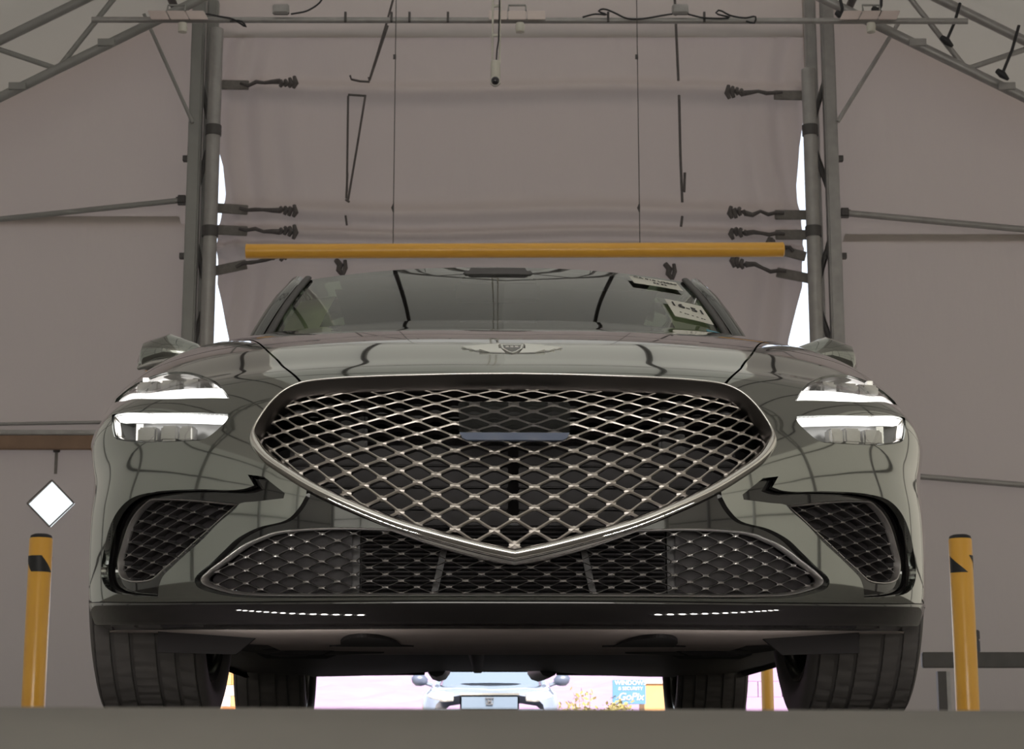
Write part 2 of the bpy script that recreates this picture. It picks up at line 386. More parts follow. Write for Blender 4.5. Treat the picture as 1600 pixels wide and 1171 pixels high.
# side and front walls, roof
for sx, nm, lb in ((-1, 'wall_left', 'left'), (1, 'wall_right', 'right')):
    o = MB().grid([[(sx * HW, y, z) for z in np.linspace(-.25, slopez(HW) + .55, 5)] for y in np.linspace(YF, YB, 12)]).build(nm, 'fab_side', fix=False)
    tag(o, 'pale translucent fabric side wall of the tent on the ' + lb, 'wall', kind='structure')
S3, N3 = flatS(lambda x, z: (x, YF, z))
o = panel('wall_front', S3, N3, [(-HW, -.25), (HW, -.25), (HW, slopez(HW) + .55), (0, slopez(0) + .55), (-HW, slopez(HW) + .55)], [[(-3.4, -.2), (3.4, -.2), (3.4, 4.3), (-3.4, 4.3)]], 'fab_front', None, d=1, flange=0)
tag(o, 'bright translucent front end wall of the tent behind the viewpoint', 'wall', kind='structure')
ce = thing('ceiling', 'pale fabric roof of the tent', 'ceiling', (0, 0, 0), kind='structure')
MB().grid([[(x, y, slopez(x) + .55) for y in np.linspace(YF, YB + .3, 14)] for x in (-2.25, -1.2, 0, 1.2, 2.25)]).build('ridge_panel', 'fab_roof', ce, fix=False)  # unseen ridge strip made more translucent than the eaves to brighten the bonnet's reflections
for s in (-1, 1): MB().grid([[(s * x, y, slopez(x) + .55) for y in np.linspace(YF, YB + .3, 14)] for x in (2.23, 3, 4, 5, HW)]).build('eave_panel', 'fab_eave', ce, fix=False)

# roof trusses (one visible in the top corners, the rest mirrored in the paint)
def make_truss(label, mats=('steel', 'steel')):
    t = thing('roof_truss', label, 'truss', (0, 13.0, 0), group='roof trusses of the tent')
    for sx in (-1, 1):
        m = 'steel_pale_haze' if sx < 0 else 'steel'  # left half takes the steel with haze in its colour
        MB().tube((0, 0, slopez(0)), (sx * 6.0, 0, slopez(6.0)), .035, 10).build('lower_chord', m, t, smooth=50)
        MB().tube((0, 0, slopez(0) + .44), (sx * 6.0, 0, slopez(6.0) + .44), .035, 10).build('upper_chord', m, t, smooth=50)
        x = .25; k = 0
        while x < 5.6:
            za, zb = (0, .44) if k % 2 == 0 else (.44, 0)
            MB().tube((sx * x, 0, slopez(x) + za), (sx * (x + .5), 0, slopez(x + .5) + zb), .02, 8).build('web_brace', m, t, smooth=50)
            x += .5; k += 1
        MB().box((sx * 6.0, 0, (slopez(6) + .44) / 2), (.12, .12, slopez(6) + .44)).build('post', m, t)
        for q in range(4):
            xx = 2.9 + .62 * q
            MB().box((sx * xx, -.04, slopez(xx)), (.12, .03, .05), Matrix.Rotation(sx * -.0, 3, 'Y')).build('splice_plate', m, t)
    return t
tr = make_truss('steel roof truss crossing both top corners of the picture in front of the end wall')
for y, w in ((9.2, 'second'), (5.4, 'third'), (1.6, 'fourth'), (-2.2, 'fifth'), (-6.0, 'sixth'), (-10.2, 'seventh')):
    dup(tr, (0, y, 0), label='steel roof truss overhead, %s from the end wall, mirrored in the car paint' % w)
for i, (x, zo) in enumerate([(a * s, .50) for a in (1.2, 2.6, 4.0, 5.4) for s in (-1, 1)]):
    o = MB().tube((x, YF, slopez(x) + zo), (x, YB - .1, slopez(x) + zo), .03, 8).build('purlin', 'steel_d', smooth=50)
    tag(o, 'long steel purlin under the %s roof slope, %s from the ridge' % ('left' if x < 0 else 'right', ('first', 'second', 'third', 'fourth')[i // 2]), 'purlin', group='purlins under the roof')
for z in (1.2, 2.6, 4.75, 5.6):
    if z < 4.3:
        for s in (-1, 1):
            o = MB().tube((s * 3.45, YF + .05, z), (s * HW, YF + .05, z), .025, 8).build('girt', 'steel_d', smooth=50); tag(o, '%s horizontal steel girt on the front end wall%s' % ({1.2: 'low', 2.6: 'waist-high', 4.75: 'upper', 5.6: 'topmost'}[z], '' if z > 4.3 else ' left of the entrance' if s < 0 else ' right of the entrance'), 'girt', group='front wall girts')
    else:
        xx = min(HW, 2.3 + (5.25 + .5 - z) / .53)
        o = MB().tube((-xx, YF + .05, z), (xx, YF + .05, z), .025, 8).build('girt', 'steel_d', smooth=50); tag(o, '%s horizontal steel girt on the front end wall%s' % ({1.2: 'low', 2.6: 'waist-high', 4.75: 'upper', 5.6: 'topmost'}[z], '' if z > 4.3 else ' left of the entrance' if s < 0 else ' right of the entrance'), 'girt', group='front wall girts')
for x in (-4.8, -3.45, -1.2, 1.2, 3.45, 4.8):
    z0 = -.2 if abs(x) > 3 else 4.3
    o = MB().tube((x, YF + .13, z0), (x, YF + .13, slopez(x) + .5), .035, 8).build('upright', 'steel_d', smooth=50); tag(o, 'steel upright on the front end wall, %s of centre' % {-4.8: 'farthest left', -3.45: 'left door post', -1.2: 'above the entrance left', 1.2: 'above the entrance right', 3.45: 'right door post', 4.8: 'farthest right'}[x], 'post', group='front wall uprights')
for s in (-1, 1):
    for z in (1.0, 2.3, 3.4):
        o = MB().tube((s * (HW - .03), YF + .2, z), (s * (HW - .03), YB - .1, z), .025, 8).build('girt', 'steel_d', smooth=50); tag(o, 'long %s steel girt along the %s tent side wall' % ({1.0: 'low', 2.3: 'middle', 3.4: 'high'}[z], 'left' if s < 0 else 'right'), 'girt', group='side wall girts')
# black straps lashed round the right-hand part of the truss
for (a, b) in (((1500, 5), (1478, 66)), ((1592, 40), (1565, 118)), ((1313, 0), (1314, 27)), ((1377, 0), (1371, 20))):
    za, zb = wz(a[1], 12.9), wz(b[1], 12.9); xa, xb = wx(a[0], 12.9, za), wx(b[0], 12.9, zb)
    t = thing('lashing_strap', {1500: 'black strap with a knot hanging between the right truss chords, left of two', 1592: 'black strap with a knot on the right truss at the picture edge', 1313: 'short black strap just left of the right flood lamp top', 1377: 'black strap and knot above the right flood lamp bracket'}[a[0]], 'strap', (xb, 12.9, zb), group=None)
    MB().path([(xa - xb, 0, za - zb), ((xa - xb) * .5 + .01, -.01, (za - zb) * .5), (0, 0, 0)], .012, 6).build('webbing', 'black_tape', t)
    MB().path([(-.03, 0, .035), (0, -.02, 0), (.045, 0, -.03)], [.02, .03, .012], 8).build('knot', 'black_tape', t, smooth=60)

# truss columns either side of the door
def column(sx, label, mat):
    t = thing('truss_column', label, 'column', (0, 13.7, 0))
    zt = slopez(2.2) + .3
    xo, xi, xg = (2.385, 2.275, 2.222) if sx > 0 else (2.37, 2.285, 2.226)
    MB().box((sx * xo, 0, zt / 2), (.095, .10, zt)).build('chord', mat, t, bevel=.012)
    MB().box((sx * xi, .12, zt / 2), (.085, .09, zt)).build('chord', mat, t, bevel=.012)
    z = .3; k = 0
    while z < zt - .5:
        a, b = (xo, xi) if k % 2 == 0 else (xi, xo)
        MB().tube((sx * a, .06, z), (sx * b, .06, z + .36), .022, 8).build('diagonal_brace', 'steel_d', t, smooth=50)
        z += .62; k += 1
    g = MB().tube((sx * xg, -.06, 0), (sx * xg, -.06, 4.98 if sx > 0 else 5.3), .052, 14).build('guide_tube', 'steel', t, smooth=50)
    for zz in (3.72, 4.50):
        MB().tube((sx * xg, -.06, zz - .04), (sx * xg, -.06, zz + .04), .060, 14).build('collar', 'steel_d', t, smooth=50)
    for zz in (1.2, 2.4, 3.55, 4.3):
        MB().box((sx * (xo + .06), 0, zz), (.05, .05, .04)).build('bolt_plate', 'steel_d', t)
    return t
column(-1, 'steel ladder column left of the fabric door, haze put into its colour', 'steel_pale_haze')
column(1, 'grey steel ladder column right of the fabric door', 'steel')

# tubes along the wall
def wall_tube(p, q, r, Y, label, mat, fit=True):
    za, zb = wz(p[1], Y), wz(q[1], Y); A = (wx(p[0], Y, za), Y, za); B = (wx(q[0], Y, zb), Y, zb)
    t = thing('wall_tube', label, 'tube', A)
    MB().tube((0, 0, 0), Vector(B) - Vector(A), r, 10).build('tube', mat, t, smooth=50)
    if fit: MB().box(Vector(B) - Vector(A) if fit == 2 else (0, 0, 0), (.085, .06, .075)).build('end_clamp', 'steel_d', t, bevel=.015)
    return t
wall_tube((-60, 349), (284, 313), .022, 13.85, 'grey tube sloping up to the left column, high on the wall', 'steel_pale_haze', 2)
wall_tube((1320, 333), (1680, 366), .026, 13.85, 'grey tube sloping away from the right column, high on the wall', 'steel', 1)
wall_tube((-60, 664), (178, 660), .013, 13.85, 'thin grey tube above the wooden plank on the left wall', 'steel', 0)
wall_tube((1400, 742), (1680, 765), .022, 13.85, 'thin grey tube low on the wall right of the car', 'steel', 0)
wall_tube((225, 22), (301, 192), .014, 13.6, 'thin diagonal brace left of the left column', 'steel_pale_haze', 0)
wall_tube((1404, 36), (1309, 190), .016, 13.6, 'thin diagonal brace right of the right column', 'steel', 0)
t = thing('wooden_plank', 'brown wooden plank lying along the left fabric wall at headlight height', 'plank', (-3.9, 13.86, wz(692, 13.86)))
MB().box((0, 0, 0), (2.9, .04, .105)).build('board', 'wood', t, bevel=.006)
MB().box((0, -.0, .075), (2.9, .05, .035)).build('edge_rail', 'steel', t, bevel=.006)

# horizontal service pipe with cables, boxes and lamps
YP = 12.7; ZP = wz(31, YP)
t = thing('service_pipe', 'long grey horizontal pipe carrying cables across the top of the door', 'pipe', (0, YP, ZP))
MB().tube((-2.95, 0, .0), (3.2, 0, -.01), .022, 10).build('pipe', 'steel', t, smooth=50)
for px in (540, 612, 640, 700, 950, 1100):
    MB().box((wx(px, YP, ZP), -.02, .012), (.016, .03, .07)).build('pipe_clip', 'steel_d', t)
def cable(pts, label):
    P = [(wx(a, YP - .03, wz(b, YP - .03)), YP - .05, wz(b, YP - .05)) for a, b in pts]
    c = smooth_poly([list(p) for p in P], step=.03, closed=False)
    o = MB().path(c, .007, 6).build('cable_loop', 'black_tape', smooth=60); return tag(o, label, 'cable', group='cables on the service pipe')
cable([(300, 28), (318, 22), (345, 26), (365, 30), (385, 42), (378, 33), (360, 33)], 'thin cable curling off the pipe near the left column')
cable([(455, 22), (480, 17), (500, 4), (506, -6)], 'thin cable rising from the left junction box')
cable([(910, 27), (930, 22), (948, 23), (935, 17), (942, 14), (960, 20), (980, 29), (1050, 22)], 'dark cable loop on the pipe between middle lamp and right junction box')
cable([(1074, 22), (1100, 28), (1140, 27), (1118, 20), (1122, 16), (1140, 24), (1165, 28), (1180, 26), (1178, 36), (1165, 33)], 'dark cable loops on the pipe right of the right junction box')
for px, lb in ((440, 'grey junction box on the pipe left of centre'), (1062, 'grey junction box on the pipe right of centre')):
    t = thing('junction_box', lb, 'junction box', (wx(px, YP, ZP), YP - .05, ZP + .055), group='junction boxes on the pipe')
    MB().box((0, 0, 0), (.115, .05, .07)).build('box', 'steel', t, bevel=.008)
    MB().box((0, -.028, 0), (.095, .008, .055)).build('cover', 'steel', t, bevel=.003)
def flood(px, label, skew):
    z = ZP + .02; x = wx(px, YP - .12, z); t = thing('flood_lamp', label, 'lamp', (x, YP - .12, z), group='flood lamps on the pipe')
    for k in range(3):
        a = (k - 1) * .133
        top, bot = .0, -.105
        vs = [(a - .062 + skew, .0, top), (a + .062 + skew, 0, top), (a + .062, -.10, bot), (a - .062, -.10, bot)]
        vs += [(v[0], v[1] + .035, v[2] + .012) for v in vs]
        MB().add(vs, [(0, 3, 2, 1), (4, 5, 6, 7), (0, 1, 5, 4), (1, 2, 6, 5), (2, 3, 7, 6), (3, 0, 4, 7)]).build('led_panel', 'led', t, bevel=.004)
    MB().path([(-.06 + skew, .03, .01), (-.06 + skew, .05, .06), (.06 + skew, .05, .06), (.06 + skew, .03, .01)], .008, 6).build('bracket', 'steel_pale_haze', t)
    MB().lathe([(.004, -.05), (.030, -.045), (.033, 0), (.028, .02), (.006, .022)], (.02, -.08, -.145), 'z', 16).build('sensor', 'white', t, smooth=50)
    return t
flood(285, 'white three-panel flood lamp by the left column', -.05)
flood(808, 'white three-panel flood lamp in the middle of the pipe', .0)
flood(1352, 'white three-panel flood lamp right of the right column', .05)

# overhead inspection camera on a white twin-rod hanger
zc = wz(118, 9); xc = wx(774, 9, zc)
t = thing('overhead_camera', 'white bullet camera hanging on twin white rods above the roof of the car', 'camera', (xc, 9.0, zc))
ZT = slopez(0) + .5 - zc
for s in (-1, 1): MB().tube((s * .018 + .003, 0, .06), (s * .018 + .022, 0, ZT), .0055, 8).build('rod', 'white', t, smooth=50)
for zz in (.21, .365, .60): MB().box((.006, 0, zz), (.045, .010, .012)).build('cross_bar', 'white', t)
MB().path([(.005, -.01, .075), (.008, -.012, .13), (.016, -.012, .18), (.02, -.012, .36), (.02, -.01, .5)], .004, 6).build('cable', 'black_tape', t)
MB().lathe([(.018, .075), (.024, .06), (.024, -.02), (.025, -.045)], (0, 0, 0), 'z', 20).build('housing', 'white', t, smooth=40)
MB().lathe([(.026, -.012), (.026, .0), (.024, .015)], (0, -.012, -.035), 'y', 20).build('front_ring', 'white', t, smooth=40)
MB().lathe([(.003, -.034), (.012, -.032), (.019, -.024), (.020, -.012)], (0, -.012, -.037), 'y', 20).build('lens', 'lensblk', t, smooth=60)

# yellow clearance bar on two thin cables
YB_ = 12.5; zb = wz(392, YB_); xa, xb = wx(387, YB_, zb), wx(1223, YB_, zb)
t = thing('clearance_bar', 'long yellow clearance bar hanging across the exit above the car roof', 'bar', ((xa + xb) / 2, YB_, zb))
L = (xb - xa) / 2
MB().tube((-L, 0, -.004), (L, 0, .008), .05, 20).build('bar', 'yellow', t, smooth=50)
for s in (-1, 1): MB().lathe([(.051, 0), (.051, .012), (.04, .02)], (s * (L - (0 if s < 0 else .0)) - (.01 if s > 0 else .01), 0, -.004 if s < 0 else .008), 'x', 20).build('end_cap', 'yellow', t, smooth=50)
for px in (614, 1000):
    x0 = wx(px, YB_, zb) - (xa + xb) / 2
    MB().tube((x0, 0, .05), (x0, 0, 2.7), .0035, 6).build('hanging_cable', 'steel_d', t)
    MB().path([(x0, 0, .27), (x0 - .006, -.004, .30), (x0, 0, .33)], [.004, .011, .004], 8).build('cable_clamp', 'steel_d', t)
    MB().box((x0 - .005, 0, 1.38), (.02, .015, .03)).build('cable_clamp', 'steel_d', t)

# door ropes and side tie straps
def rope(segs, label, r=.009):
    t = thing('door_rope', label, 'rope', (0, 13.72, 0), group='lifting ropes of the fabric door')
    for pts in segs:
        P = [(wx(a, 13.72, wz(b, 13.72)), 0, wz(b, 13.72)) for a, b in pts]; MB().path(P, r, 6).build('rope', 'strap', t)
    return t
rope([[(614, 0), (604, 36), (591, 80), (577, 126)], [(606, 40), (578, 124)], [(547, 118), (549, 124), (562, 127), (577, 128), (576, 121)], [(571, 149), (557, 235), (544, 312)], [(544, 148), (572, 150)], [(544, 150), (542, 300)], [(540, 312), (546, 316)], [(540, 337), (542, 352)], [(543, 270), (541, 310)]], 'dark double lifting rope running down the left part of the fabric door')
rope([[(1056, 36), (1060, 126)], [(1061, 149), (1063, 240), (1066, 316)], [(1066, 338), (1064, 354)], [(1070, 270), (1069, 300)], [(1054, -6), (1056, 24)]], 'dark lifting rope running down the right part of the fabric door', .011)
for a, b, lb in (((521, 406), (540, 424), 'dark strap end below the yellow bar on the left'), ((1040, 406), (1054, 430), 'dark hooked strap end below the yellow bar on the right')):
    z0 = wz(b[1], 13.97); t = thing('strap_end', lb, 'strap', (wx((a[0] + b[0]) / 2, 13.97, z0), 14.03, z0), group='strap ends below the yellow bar')
    MB().path([(-.03, 0, .10), (.0, -.01, .06), (-.01, -.012, .02), (.02, -.01, -.02)], [.03, .035, .03, .02], 8, flat=.7).build('webbing', 'strap', t, smooth=60)
    MB().path([(.035, 0, .10), (.04, -.01, .04), (.02, -.012, -.02)], [.014, .018, .014], 8).build('loop', 'strap', t, smooth=60)
def tie(pad, knot, label, gap=.5):
    Y = 13.80; z0, z1 = wz(pad[1], Y), wz(knot[1], Y); x0, x1 = wx(pad[0], Y, z0), wx(knot[0], Y, z1)
    t = thing('tie_strap', label, 'strap', (x0, Y, z0), group='tie straps along the door edges'); s = 1 if x1 > x0 else -1
    D = Vector((x1 - x0, 0, z1 - z0)); ang = -math.atan2(D.z, D.x * s) * s
    MB().box((s * .10, .02, (z1 - z0) * .18), (.26, .015, .075), Matrix.Rotation(ang, 3, 'Y')).build('pad', 'strap_g', t, bevel=.004)
    pts = [D * q + Vector((0, -.02, rng.normal(0, .008))) for q in np.linspace(.28, .78, 6)]
    MB().path(pts, [.012, .014, .016, .013, .018, .022], 8).build('webbing', 'strap', t, smooth=60)
    for k in range(4):
        c = D * (.78 + .055 * k); w = .02 + .01 * k
        MB().path([c + Vector((0, -.03, -.9 * w + rng.normal(0, .008))), c + Vector((s * .02, -.045, rng.normal(0, .01))), c + Vector((s * .005, -.03, w + rng.normal(0, .008)))], [.013, .022, .014], 7).build('knot', 'strap', t, smooth=60)
tie((341, 131), (466, 133), 'dark tie strap at the left door edge, top one')
tie((339, 324), (466, 332), 'dark tie strap at the left door edge, second from top')
tie((338, 358), (466, 364), 'dark frayed tie strap at the left door edge just above the yellow bar')
tie((337, 422), (452, 398), 'dark tie strap at the left door edge slanting up below the yellow bar')
tie((1257, 148), (1132, 146), 'dark tie strap at the right door edge, top one')
tie((1259, 335), (1136, 334), 'dark tie strap at the right door edge, second from top')
tie((1260, 366), (1138, 366), 'dark frayed tie strap at the right door edge just above the yellow bar')
tie((1262, 434), (1140, 410), 'dark tie strap at the right door edge slanting down below the yellow bar')
tie((1254, 396), (1200, 382), 'short dark tie strap behind the right end of the yellow bar')

# bollards
def bollard(px, pyt, label, stripes, hl):
    Y = 9.5; zt = wz(pyt, Y); x = wx(px, Y, zt); r = .0575
    t = thing('bollard', label, 'bollard', (x, Y, 0), group=None)
    MB().lathe([(r, 0), (r, zt - .012), (r - .004, zt - .004)], (0, 0, 0), 'z', 40).build('post', 'yellow', t, smooth=50)
    MB().lathe([(r - .003, zt - .004), (r - .006, zt + .008), (r * .6, zt + .016), (.004, zt + .019)], (0, 0, 0), 'z', 40).build('cap', 'black_tape', t, smooth=60)
    MB().lathe([(r + .012, 0), (r + .012, .012), (r, .016)], (0, 0, 0), 'z', 40).build('base_plate', 'steel_d', t, smooth=40)
    for poly in stripes:    # (angle deg from camera side, height below top) corners of one tape patch
        P = []
        for i in range(13):
            f = i / 12; rr = r + .0014
            P.append([(rr * math.sin(R(an)), -rr * math.cos(R(an)), zt - z) for an, z in
                      [((poly[0][0] + (poly[1][0] - poly[0][0]) * f) * (1 - g) + (poly[3][0] + (poly[2][0] - poly[3][0]) * f) * g,
                        (poly[0][1] + (poly[1][1] - poly[0][1]) * f) * (1 - g) + (poly[3][1] + (poly[2][1] - poly[3][1]) * f) * g) for g in (0, .25, .5, .75, 1)]])
        MB().grid(P).build('black_stripe', 'black_tape', t, smooth=60)
bollard(64.5, 840, 'yellow bollard with a black stripe left of the car below the diamond window', [[(-88, .095), (20, .095), (85, .175), (-30, .175)], [(100, .095), (170, .095), (230, .175), (150, .175)]], 1)
bollard(1500, 841, 'yellow bollard with black stripe triangles right of the car', [[(-80, .09), (-60, .105), (20, .175), (-80, .175)], [(28, .09), (95, .09), (95, .175), (85, .15)], [(130, .095), (190, .095), (240, .175), (170, .175)]], 1)
# flat light strips set on the lane under the nose of the car (below the line of sight, mirrored in the lip)
for s in (-1, 1):
    t = thing('light_strip', 'flat floor strip of small white lamps under the %s half of the front bumper' % ('left' if s < 0 else 'right'), 'lamp', (s * .49, 3.465, 0), 0, group='floor light strips')
    MB().box((0, 0, .001), (.40, .035, .002)).build('housing', 'steel_d', t)
    for k in range(14):
        MB().lathe([(.0075, .002), (.0075, .003), (.004, .0038), (.0005, .004)], (-.18 + .0277 * k, 0, 0), 'z', 10).build('lamp', 'glow', t, smooth=60)
# dark bench rail at right
Yr = 11.4; zr = wz(1032, Yr); x0 = wx(1440, Yr, zr)
t = thing('low_rail', 'low dark steel rail on posts behind the right bollard', 'rail', (x0, Yr, 0))
MB().box((1.35, 0, zr), (2.7, .05, .092)).build('beam', 'steel_d', t, bevel=.006)
for dx in (.118, 1.3, 2.5): MB().box((dx, .03, zr / 2 - .03), (.05, .05, zr - .07)).build('post', 'steel_d', t)
MB().box((.16, .05, zr / 2 - .03), (.022, .04, zr - .07)).build('post', 'steel', t)
z1 = zr + .046
t = thing('small_box', 'small dark and blue box standing on the low rail behind the right bollard', 'box', (wx(1525, Yr, z1), Yr, z1))
MB().box((0, 0, .035), (.045, .04, .07)).build('body', 'mirror_grey', t, bevel=.004)
MB().box((0, 0, .10), (.047, .042, .06)).build('lid', 'steel_d', t, bevel=.006)

# ------------------------------------------------------------------ outside: white sedan, sign, bush, walls, bollards
def loft(secs, close=True):
    """secs: list of half sections [(x,y,z)...] mirrored about x"""
    P = [[(-x, y, z) for x, y, z in reversed(s)] + [(x, y, z) for x, y, z in s] for s in secs]
    return P
YS = 25.0; XS = wx(765, YS, .8)
t = thing('sedan', 'white sedan with lit headlights seen under the car through the exit', 'car', (XS, YS, -.11), R(0))
def sec(y, W, zt, zb=.22, c=.02): return [(0, y, zt + c), (W * .55, y, zt + c * .8), (W * .85, y, zt - .02), (W * .96, y + .01, zt - .10), (W, y + .02, zt - .26), (W * .97, y + .02, zb + .1), (W * .9, y, zb)]
secs = [sec(0, .72, .78), sec(.06, .80, .84), sec(.25, .87, .885), sec(.7, .91, .93), sec(1.15, .92, .97), sec(1.4, .92, .985), sec(3.9, .91, .99), sec(4.5, .85, .95), sec(4.65, .78, .8)]
MB().grid(loft(secs)).build('body', 'white_car', t, smooth=50)
MB().prism([(-.7, .24), (.7, .24), (.76, .62), (-.76, .62)], 'y', .03, .10).build('front_bumper', 'white_car', t, bevel=.02)
gh = lambda f: [[(-.66 + .10 * f, 1.25 + .85 * f, .97 + .44 * f)] + [(x * (.66 - .10 * f), 1.2 + .85 * f - .06 * (1 - x * x), .985 + .45 * f + .015 * (1 - x * x)) for x in (-.5, 0, .5)] + [(.66 - .10 * f, 1.25 + .85 * f, .97 + .44 * f)]][0]
MB().grid([gh(f) for f in np.linspace(0, 1, 6)]).build('windscreen', 'carglass', t, smooth=60)
MB().grid([[(-.56, y, z), (0, y, z + .03), (.56, y, z)] for y, z in ((2.06, 1.415), (2.4, 1.45), (3.0, 1.45), (3.5, 1.36), (4.1, 1.02))]).build('roof', 'white_car', t, smooth=60)
for s in (-1, 1):
    MB().path([(s * .72, 1.15, .95), (s * .66, 1.6, 1.2), (s * .575, 2.05, 1.42), (s * .56, 3.0, 1.44), (s * .70, 4.0, 1.0)], .035, 8).build('pillar', 'white_car', t, smooth=60)
    MB().add([(s * .70, 1.3, .98), (s * .70, 3.9, 1.0), (s * .565, 3.0, 1.42), (s * .575, 2.1, 1.41)], [(0, 1, 2, 3)]).build('side_window', 'carglass', t)
    mr = MB().path([(s * .88, 1.35, 1.02), (s * .93, 1.33, 1.045), (s * 1.02, 1.33, 1.05), (s * 1.06, 1.34, 1.04)], [.05, .085, .085, .05], 10).build('wing_mirror', 'mirror_grey', t, smooth=60)
    MB().path([(s * .80, 1.40, .98), (s * .9, 1.36, 1.01)], .03, 8).build('mirror_arm', 'white_car', t, smooth=60)
    hl = MB().path([(s * .47, -.01, .775), (s * .58, .01, .78), (s * .70, .09, .79), (s * .78, .22, .80)], [.05, .065, .06, .03], 10).build('headlight', 'white', t, smooth=60)
    MB().lathe([(.004, -.018), (.042, -.014), (.055, 0), (.05, .02)], (s * .575, -.06, .785), 'y', 16).build('bulb', 'headl', hl, smooth=60)
    for yy in (.85, 3.55):
        wheel = MB().lathe([(.2, -.1), (.31, -.1), (.325, -.06), (.325, .06), (.31, .1), (.2, .1)], (s * .80, yy, .325), 'x', 28).build('wheel', 'rubber', t, smooth=40)
MB().box((0, -.02, .815), (.78, .04, .025)).build('grille_bar', 'chrome', t, bevel=.008)
MB().box((0, -.005, .70), (.76, .04, .2)).build('grille', 'carglass', t, bevel=.02)
em = MB().path([(-.05, -.045, 0.765), (-.04, -.045, 0.685), (.04, -.045, 0.685), (.05, -.045, 0.765)], .008, 6, closed=True)
em.tube((-.022, -.045, 0.750), (-.018, -.045, 0.695), .008, 6); em.tube((.022, -.045, 0.750), (.018, -.045, 0.695), .008, 6); em.tube((-.02, -.045, 0.722), (.02, -.045, 0.722), .008, 6)
em.build('emblem', 'steel_d', t)
# blue sign
Ysg = 38.0; za, zb2 = wz(1063, Ysg), wz(1101, Ysg); xa, xb = wx(957, Ysg, .9), wx(1009, Ysg, .9)
t = thing('blue_sign', 'blue board sign with white lettering on a post, seen under the car at right', 'sign', (xa, Ysg, -.2))
MB().box(((xb - xa) / 2, 0, (za + zb2) / 2 + .2), (xb - xa, .05, za - zb2)).build('board', 'signblue', t, bevel=.006)
MB().box((.03, .02, .55), (.06, .06, 1.5)).build('post', 'steel', t)
def text(s, size, loc, parent, mat, rot=(R(90), 0, 0), name='lettering', depth=.003, sx=1.0, shear=0):
    c = bpy.data.curves.new(name, 'FONT'); c.body = s; c.size = size; c.extrude = depth; c.align_x = 'CENTER'; c.align_y = 'CENTER'; c.shear = shear
    tmp = bpy.data.objects.new('tmp', c); COL.objects.link(tmp); bpy.context.view_layer.update()
    me = bpy.data.meshes.new_from_object(tmp.evaluated_get(bpy.context.evaluated_depsgraph_get())); bpy.data.objects.remove(tmp)
    me.name = name; me.materials.clear()
    o = link(name, me, mat, parent); o.location = loc; o.rotation_euler = rot; o.scale = (sx, 1, 1); return o
mx = (xb - xa) / 2 + .03; hz = za + .2
text('WINDOWS', .12, (mx, -.032, hz - .06), t, 'signtext')
text('& SECURITY', .09, (mx, -.032, hz - .17), t, 'signtext')
text('GoPix', .20, (mx, -.032, hz - .33), t, 'signtext', shear=.25)
# bush
Yb = 34.0; xb0 = wx(915, Yb, .5)
t = thing('dry_bush', 'yellowish dry bush between the white sedan and the blue sign', 'bush', (xb0, Yb, -.2))
tw = MB(); lf = MB()
for k in range(70):
    a = rng.uniform(-1.15, 1.15); h = rng.uniform(.75, 1.35); b = rng.uniform(-.5, .5)
    p = [Vector((0, 0, 0)), Vector((math.sin(a) * h * .3, b * .3, h * .5)), Vector((math.sin(a) * h * .72, b, h * (1.0 - .25 * abs(a))))]
    tw.path(p, [.012, .008, .004], 5)
    for q in range(22):
        c = p[1].lerp(p[2], rng.uniform(0, 1.05)) + Vector(rng.normal(0, .05, 3)); d = Vector(rng.normal(0, 1, 3)).normalized() * .05; e = Vector(rng.normal(0, 1, 3)).normalized() * .03
        lf.add([c - d, c + e, c + d, c - e], [(0, 1, 2, 3)])
tw.build('twigs', 'twig', t); lf.build('foliage', 'leafm', t, fix=False, kind='stuff')
# far walls
Yw = 46.0
t = thing('tan_building', 'small tan stucco building right of the blue sign', 'building', (wx(1031, Yw, 1), Yw + 1, -.2))
MB().box((0, 0, .9), (.72, 2, 1.8)).build('wall', 'tan', t)
MB().box((.12, -1.02, 1.0), (.16, .05, .3)).build('window', 'tan2', t)
MB().box((0, 0, 1.84), (.8, 2.1, .08)).build('roof_edge', 'tan2', t)
MB().box((.05, -1.1, .3), (1.2, .05, .32)).build('low_wall', 'tan2', t)
t = thing('tree_trunk', 'brown palm trunk standing in front of the tan building', 'tree', (wx(1041, 42, 1), 42, -.2))
MB().path([(0, 0, 0), (.01, 0, .8), (0, 0, 1.8), (.03, 0, 3.2)], [.06, .05, .05, .045], 10).build('trunk', 'wood', t, smooth=60)
for k in range(9):
    a = k * 2 * math.pi / 9; MB().path([(.03, 0, 3.2), (.03 + math.cos(a) * .5, math.sin(a) * .5, 3.5), (.03 + math.cos(a) * 1.0, math.sin(a) * 1.0, 3.1)], [.03, .08, .01], 5, flat=.15).build('frond', 'leafm', t, smooth=60)
Yk = 50.0
t = thing('block_wall', 'pale lilac block wall beyond the exit at the right', 'wall', (wx(1222, Yk, 1), Yk, -.2), kind=None)
for k in range(4):
    for j in range(6):
        MB().box(((k - 1.5) * .62 + (.3 if j % 2 else 0), 0, .2 + j * .4), (.6, .25, .385)).build('block', 'gravel', t)
t = thing('brick_planter', 'orange-brown speckled brick planter seen between the left tyres', 'planter', (wx(338, 40, .5), 40, -.2))
for j in range(9):
    for k in range(3): MB().box(((k - 1) * .31 + (.15 if j % 2 else 0), 0, .12 + j * .22), (.30, .3, .21)).build('brick', ['tan', 'orange', 'tan2'][(j * 2 + k) % 3], t)
